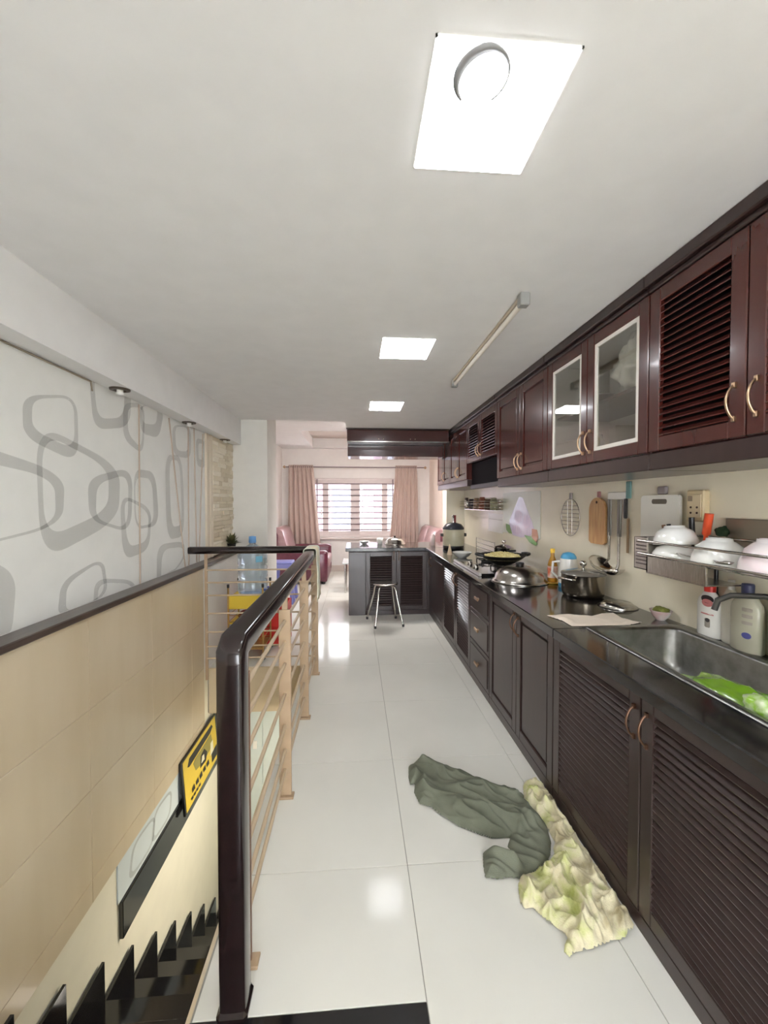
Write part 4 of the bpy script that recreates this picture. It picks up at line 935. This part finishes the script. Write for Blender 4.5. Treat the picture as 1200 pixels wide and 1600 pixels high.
# ================================================================== LIVING ROOM
def sofa(loc,rot,label,length,group=None):
    t=thing('armchair',loc,label,'sofa',group); t.rotation_euler=(0,0,rot)
    def b(n,x0,x1,y0,y1,z0,z1,c,m=M_leather):
        mb=MB().box(x0,x1,y0,y1,z0,z1,c); mb.v=[(p[0]+loc[0],p[1]+loc[1],p[2]+loc[2]) for p in mb.v]; return mb.build(n,m,t)
    D=1.03; a=.2
    b('base',.06,D-.03,.02,length-.02,.05,.30,.02)
    b('armrest',.05,D-.02,0,a,.08,.60,.06); b('armrest',.05,D-.02,length-a,length,.08,.62,.06)
    n=max(1,int((length-2*a)/.6)); L=(length-2*a)/n
    for i in range(n): b('seat_cushion',.25,D,a+i*L+.004,a+(i+1)*L-.004,.27,.46,.05,M_leather2)
    for i in range(n):
        mb=MB(); k=10; prof=[(.26,.40),(.31,.46),(.30,.60),(.25,.80),(.20,.96),(.13,1.01),(.05,1.0),(.0,.90),(.0,.40)]
        y0,y1=a-.06+i*L,a-.06+(i+1)*L+(.12 if i==n-1 else 0); m=len(prof); v=[]
        for yy,s in ((y0,.94),(y0+.03,1),(y1-.03,1),(y1,.94)):
            for x,z in prof: v.append((loc[0]+.13+(x-.13)*s,loc[1]+yy,loc[2]+.7+(z-.7)*s))
        f=[(r*m+q,r*m+(q+1)%m,(r+1)*m+(q+1)%m,(r+1)*m+q) for r in range(3) for q in range(m)]
        mb.add(v,f,True).add(v[:m],[tuple(range(m))]).add(v[-m:],[tuple(range(m))])
        o=mb.build('back_cushion',M_leather2 if i%1==0 else M_leather,t)
    b('back_shell',-.02,.12,.0,length,.08,.92,.05)
    for x in (.12,D-.1):
        for y in (.1,length-.1):
            mb=MB().lathe([(.03,0),(.035,.05)],(loc[0]+x,loc[1]+y,0),12); mb.build('foot',M_bplast,t)
sofa((XLL+.03,7.05,0),0,'maroon leather sofa against the pinkish wall left of the window',1.2)
sofa((XR-.03,8.25,0),math.pi,'maroon leather sofa with two backs along the right wall past the peninsula',1.75)
# curtains
def curtain(x0,x1,xb0,xb1,label,seed):
    n=60; mb=MB(); v=[]; zt,zb=2.235,.12; rows=24
    for j in range(rows+1):
        s=j/rows; z=zt+(zb-zt)*s; a=x0+(xb0-x0)*s; b=x1+(xb1-x1)*s
        for i in range(n+1):
            u=i/n; y=YF-.13+.035*math.sin(u*2*math.pi*6+seed)+.012*noise.noise(Vector((u*8,z*2,seed)))
            if s<.06: y=YF-.13+.018*math.sin(u*2*math.pi*12)
            v.append((a+(b-a)*u,y,z))
    mb.add(v,[(j*(n+1)+i,j*(n+1)+i+1,(j+1)*(n+1)+i+1,(j+1)*(n+1)+i) for j in range(rows) for i in range(n)],True)
    o=mb.build('curtain',M_curt,None,((x0+x1)/2,YF-.13,zb)); sd=o.modifiers.new('thick','SOLIDIFY'); sd.thickness=.004
    tag(o,label,'curtain')
curtain(-1.385,-.885,-1.42,-.70,'beige curtain drawn aside behind the maroon sofa left of the window',1)
curtain(.835,1.285,.66,1.33,'beige curtain drawn aside right of the window',4)
t=thing('curtain_rod',(0,YF-.13,2.2),'thin metal curtain rod above the window','curtain rod')
MB().tube([(-1.46,YF-.13,2.195),(1.45,YF-.13,2.195)],.011,8).build('rod',M_bar,t)
for x in (-1.47,1.46): MB().lathe([(0,-.03),(.025,-.01),(.03,.01),(0,.035)],(x,YF-.13,2.195),14,axis='x').build('finial',M_brass,t)
for x in (-1.3,0,1.3): MB().tube([(x,YF-.13,2.195),(x,YF,2.21)],.006,6).build('bracket',M_bar,t)
# coffee table
t=thing('coffee_table',(.2,6.6,0),'low glass-topped table behind the peninsula','table')
MB().box(-.22,.50,6.35,6.95,.47,.485,.003).build('table_top',mat('pale_glass_top',(214,220,222),.06,coat=.6),t)
for x in (-.17,.45):
    for y in (6.4,6.9): MB().tube([(x,y,0),(x,y,.47)],.018,10).build('leg',M_chrome,t)
# lavender plastic stool
t=thing('plastic_stool',(-1.06,5.9,0),'lavender plastic stool standing behind the water bottle trolley','stool')
M_lav=mat('lavender_plastic',(136,140,206),.35)
cx,cy=-1.06,5.9
MB().box(cx-.14,cx+.14,cy-.14,cy+.14,.565,.60,.012).build('seat',M_lav,t)
MB().box(cx-.15,cx+.15,cy-.15,cy+.15,.50,.568,.008).build('apron',M_lav,t)
for sx in (-1,1):
    for sy in (-1,1): MB().prism([(cx+sx*.145,cy+sy*.145,.51),(cx+sx*.07,cy+sy*.145,.51),(cx+sx*.13,cy+sy*.19,0),(cx+sx*.19,cy+sy*.19,0)],(0,-sy*.012,0)).prism([(cx+sx*.145,cy+sy*.145,.51),(cx+sx*.145,cy+sy*.07,.51),(cx+sx*.19,cy+sy*.13,0),(cx+sx*.19,cy+sy*.19,0)],(-sx*.012,0,0)).build('leg',M_lav,t)
# dark slipper
t=thing('slipper',(-.66,6.72,0),'dark slipper on the floor by the maroon sofa','slipper')
MB().prism([(-.66+.05*math.cos(R(a))*(1 if math.sin(R(a))>0 else .8),6.72+.13*math.sin(R(a)),.0) for a in range(0,360,20)],(0,0,.022)).build('sole',M_bplast,t)
MB().tube(arc((-.66,6.76,.018),.048,0,180,10,(1,0,0),(0,0,1)),.02,6,flat=.3).build('strap',M_bplast,t)
# trolley with water bottle
tc0=(-1.0,3.86,0)
t=thing('storage_trolley',tc0,'yellow-topped metal trolley behind the stairwell railing','trolley')
x0,x1,y0,y1=-1.165,-.855,3.70,4.02
M_gold=mat('gold_tube',(176,142,84),.35,metal=.6)
for x in (x0,x1):
    for y in (y0,y1):
        p=MB().tube([(x,y,.05),(x,y,.68)],.009,8).build('upright',M_gold,t)
        MB().lathe([(.006,-.012),(.024,-.01),(.026,0),(.024,.01),(.006,.012)],(x,y,.026),14,axis='y').build('wheel',M_bplast,p)
        MB().lathe([(.011,0),(.012,.03),(0,.032)],(x,y,.675),10).build('end_cap',M_bplast,p)
M_yel=mat('yellow_panel',(228,196,64),.4)
MB().box(x0,x1,y0,y1,.56,.585,.004).box(x0+.01,x1-.01,y0-.012,y0-.002,.48,.60,.003).build('top_tray',M_yel,t)
MB().box(x0,x1,y0,y1,.34,.35).build('middle_shelf',M_yel,t); MB().box(x0,x1,y0,y1,.10,.11).build('bottom_shelf',M_gold,t)
for zz in (.12,.20,.36,.42): MB().tube([(x0,y0,zz),(x1,y0,zz),(x1,y1,zz),(x0,y1,zz)],.004,6,closed=True).build('guard_rail',M_gold,t)
c=(-.985,3.86,.586)
t=thing('water_bottle',c,'large clear blue water bottle with blue cap on the yellow trolley','water bottle')
M_wb=mat('clear_blue_plastic',(206,226,238),.08,trans=.75,alpha=.75)
MB().lathe([(.10,0),(.128,.012),(.135,.03),(.135,.13),(.126,.14),(.126,.15),(.135,.16),(.135,.26),(.126,.27),(.126,.28),(.135,.29),(.135,.37),(.125,.40),(.06,.455),(.03,.47),(.03,.50)],c,36).build('body',M_wb,t)
MB().lathe([(.033,.485),(.035,.495),(.033,.545),(0,.55)],c,18).build('cap',mat('blue_cap',(104,160,214),.35),t)
MB().lathe([(.09,.004),(.115,.02),(.06,.03),(0,.028)],c,28).build('base_dimple',mat('blue_base',(150,176,220),.2),t)
MB().prism([(c[0]+.06+.0,c[1]-.126,c[2]+.315),(c[0]+.11,c[1]-.085,c[2]+.315),(c[0]+.11,c[1]-.085,c[2]+.37),(c[0]+.06,c[1]-.126,c[2]+.37)],(0.003,-.004,0)).build('label',mat('teal_label',(120,180,204),.4),t)
MB().tube([(c[0]+.12,c[1]-.06,c[2]+.045),(c[0]+.165,c[1]-.09,c[2]+.05)],.011,8).tube([(c[0]+.165,c[1]-.09,c[2]+.085),(c[0]+.168,c[1]-.092,c[2]+.03)],.01,8).build('tap',mat('tap_blue',(66,80,176),.35),t)
# things on trolley
crumple('folded_rag',(-1.02,3.85,.351),.07,mat('dark_rag',(86,70,66),.9,var=(150,60,56),scale=12),'dark rag bundle on the trolley middle shelf','cloth',31,sq=(1.3,1.2,.6),det=3)
t=thing('red_crate',(-.86,4.17,0),'red plastic crate beside the yellow trolley','crate')
M_red=mat('red_plastic',(206,44,38),.4)
a0,a1,b0,b1=-1.02,-.70,4.06,4.36
MB().box(a0,a1,b0,b1,0,.015).box(a0,a1,b0,b0+.015,0,.42).box(a0,a1,b1-.015,b1,0,.42).box(a0,a0+.015,b0,b1,0,.42).box(a1-.015,a1,b0,b1,0,.42).build('body',M_red,t)
MB().box(a0-.01,a1+.01,b0-.012,b0,.39,.425,.003).box(a0-.01,a1+.01,b0-.012,b0,.18,.20,.003).build('rim',M_red,t)
# potted plant on the ledge
pp=(-1.305,4.27,.937)
t=thing('potted_plant',pp,'small dark potted plant on the wall ledge by the stone strip','plant')
MB().lathe([(.03,0),(.045,.085),(.048,.09),(.043,.085),(0,.082)],pp,18).build('pot',M_bplast,t)
M_leaf=mat('olive_leaf',(92,92,52),.6,var=(70,66,40),scale=20)
for k in range(46):
    a=random.uniform(0,6.28); e=random.uniform(.1,1.2); L=random.uniform(.07,.12); b=Vector((pp[0],pp[1],pp[2]+.08))
    d=Vector((math.cos(a)*math.cos(e)*.8,math.sin(a)*math.cos(e),math.sin(e))); tip=b+d*L*1.15; tip.x=max(tip.x,XL+.008); s=Vector((-math.sin(a),math.cos(a),0))*.02; m_=b+d*L*.6+Vector((0,0,.006))
    mq=[b,m_+s,tip,m_-s]
    for q_ in mq: q_.x=max(q_.x,XL+.008)
    MB().add(mq,[(0,1,2),(0,2,3)]).build('leaf',M_leaf,t)

# ================================================================== STAIRWELL THINGS
def leaning(name,label,p,m,fm,prints=()):
    t=thing(name,tuple(p[0]),label,'poster')
    P=[Vector(q) for q in p]; n=(P[1]-P[0]).cross(P[3]-P[0]).normalized()
    if n.x<0: n=-n
    c=sum(P,Vector())/4; O=[c+(q-c)*1.06 for q in P]
    MB().prism([q-n*.014 for q in O],n*.016).build('frame',fm,t)
    sh=MB().prism([q+n*.0022 for q in P],n*.002).build('sheet',m,t)
    for k,(poly,pm_) in enumerate(prints):
        V=[P[0]+(P[1]-P[0])*u+(P[3]-P[0])*v+n*(.0046+.0004*k) for u,v in poly]
        MB().prism(V,n*.0006).build('print',pm_,sh)
    return t
bl,br=(-1.245,2.96,-.83),(-1.245,3.62,-.83); tr,tl=(-1.272,3.62,-.46),(-1.272,2.96,-.46)
# local u runs along the poster, v up
Mpk=mat('poster_black',(34,32,28),.5); Mpg=mat('poster_olive',(150,140,70),.5); Mpw=mat('poster_pale',(236,230,200),.5)
pr=[([(.10,.80),(.16,.92),(.86,.92),(.9,.84),(.8,.78),(.15,.76)],Mpk),([(.25,.70),(.3,.74),(.82,.74),(.86,.45),(.5,.42),(.3,.5)],Mpg),([(.42,.40),(.46,.62),(.58,.66),(.66,.5),(.6,.36)],Mpk),([(.46,.46),(.5,.58),(.56,.56),(.56,.44)],Mpw),([(.74,.30),(.78,.56),(.86,.56),(.86,.3)],Mpw),([(.78,.10),(.78,.3),(.97,.34),(.97,.1)],Mpk)]
for i in range(5): pr.append(([(.16+.11*i,.20+.02*(i%2)),(.16+.11*i,.29),(.23+.11*i,.31),(.24+.11*i,.20)],Mpk))
for i in range(4): pr.append(([(.12+.07*i,.09),(.12+.07*i,.14),(.17+.07*i,.14),(.17+.07*i,.09)],Mpk))
leaning('framed_poster','yellow poster in a black frame leaning on the stairwell skirting board',[bl,br,tr,tl],mat('poster_yellow',(226,196,58),.4),M_bplast,pr)
leaning('picture_frame','brown-framed grey picture beside the yellow poster in the stairwell',[(-1.25,3.72,-.80),(-1.25,3.93,-.80),(-1.276,3.93,-.46),(-1.276,3.72,-.46)],mat('grey_picture',(170,164,164),.4,var=(110,104,110),scale=14),mat('brown_frame',(120,92,60),.5))
# switch and cabinet on the lower level
t=thing('lower_wardrobe',(-.9,4.15,LZ),'pale blue-white wardrobe on the floor below seen through the railing','wardrobe')
MB().box(-1.17,-.60,3.98,4.195,LZ,-.55,.004).build('body',mat('pale_wardrobe',(214,224,222),.5),t)
for a,b in ((-1.168,-.93),(-.926,-.602)): 
    d=MB().box(a,b,3.96,3.979,LZ+.06,-.56,.003).build('door',mat('pale_wardrobe',(214,224,222),.5),t)
MB().box(-1.02,-.98,3.945,3.96,-.98,-.90,.003).build('lock_plate',M_wplast,t)
# unseen lamp added on the lower floor to brighten the stairwell
t=thing('lower_fill_lamp',(-.1,3.2,-.42),'added unseen round lamp on the floor below, lighting the stairwell','lamp')
MB().lathe([(.17,0),(.17,-.03),(.15,-.05),(0,-.055)],(-.2,3.0,-.402),28).build('shade',mat('lower_fill_glow',(255,246,232),.5,emit=DOWN_L),t)
MB().lathe([(.18,.0),(.18,-.02)],(-.2,3.0,-.4005),28).build('rim',M_wplast,t)

# unseen fill lamp added to brighten the living room
t=thing('living_fill_lamp',(.5,5.93,ZC2),'added long flat fill lamp hidden behind the hanging cabinet','ceiling lamp')
MB().box(-.02,1.02,5.73,6.14,ZC2-.022,ZC2,.004).build('body',M_wplast,t)
MB().box(.0,1.0,5.75,6.12,ZC2-.03,ZC2-.022).build('diffuser',mat('living_fill_glow',(255,250,246),.5,emit=LIV_L),t)
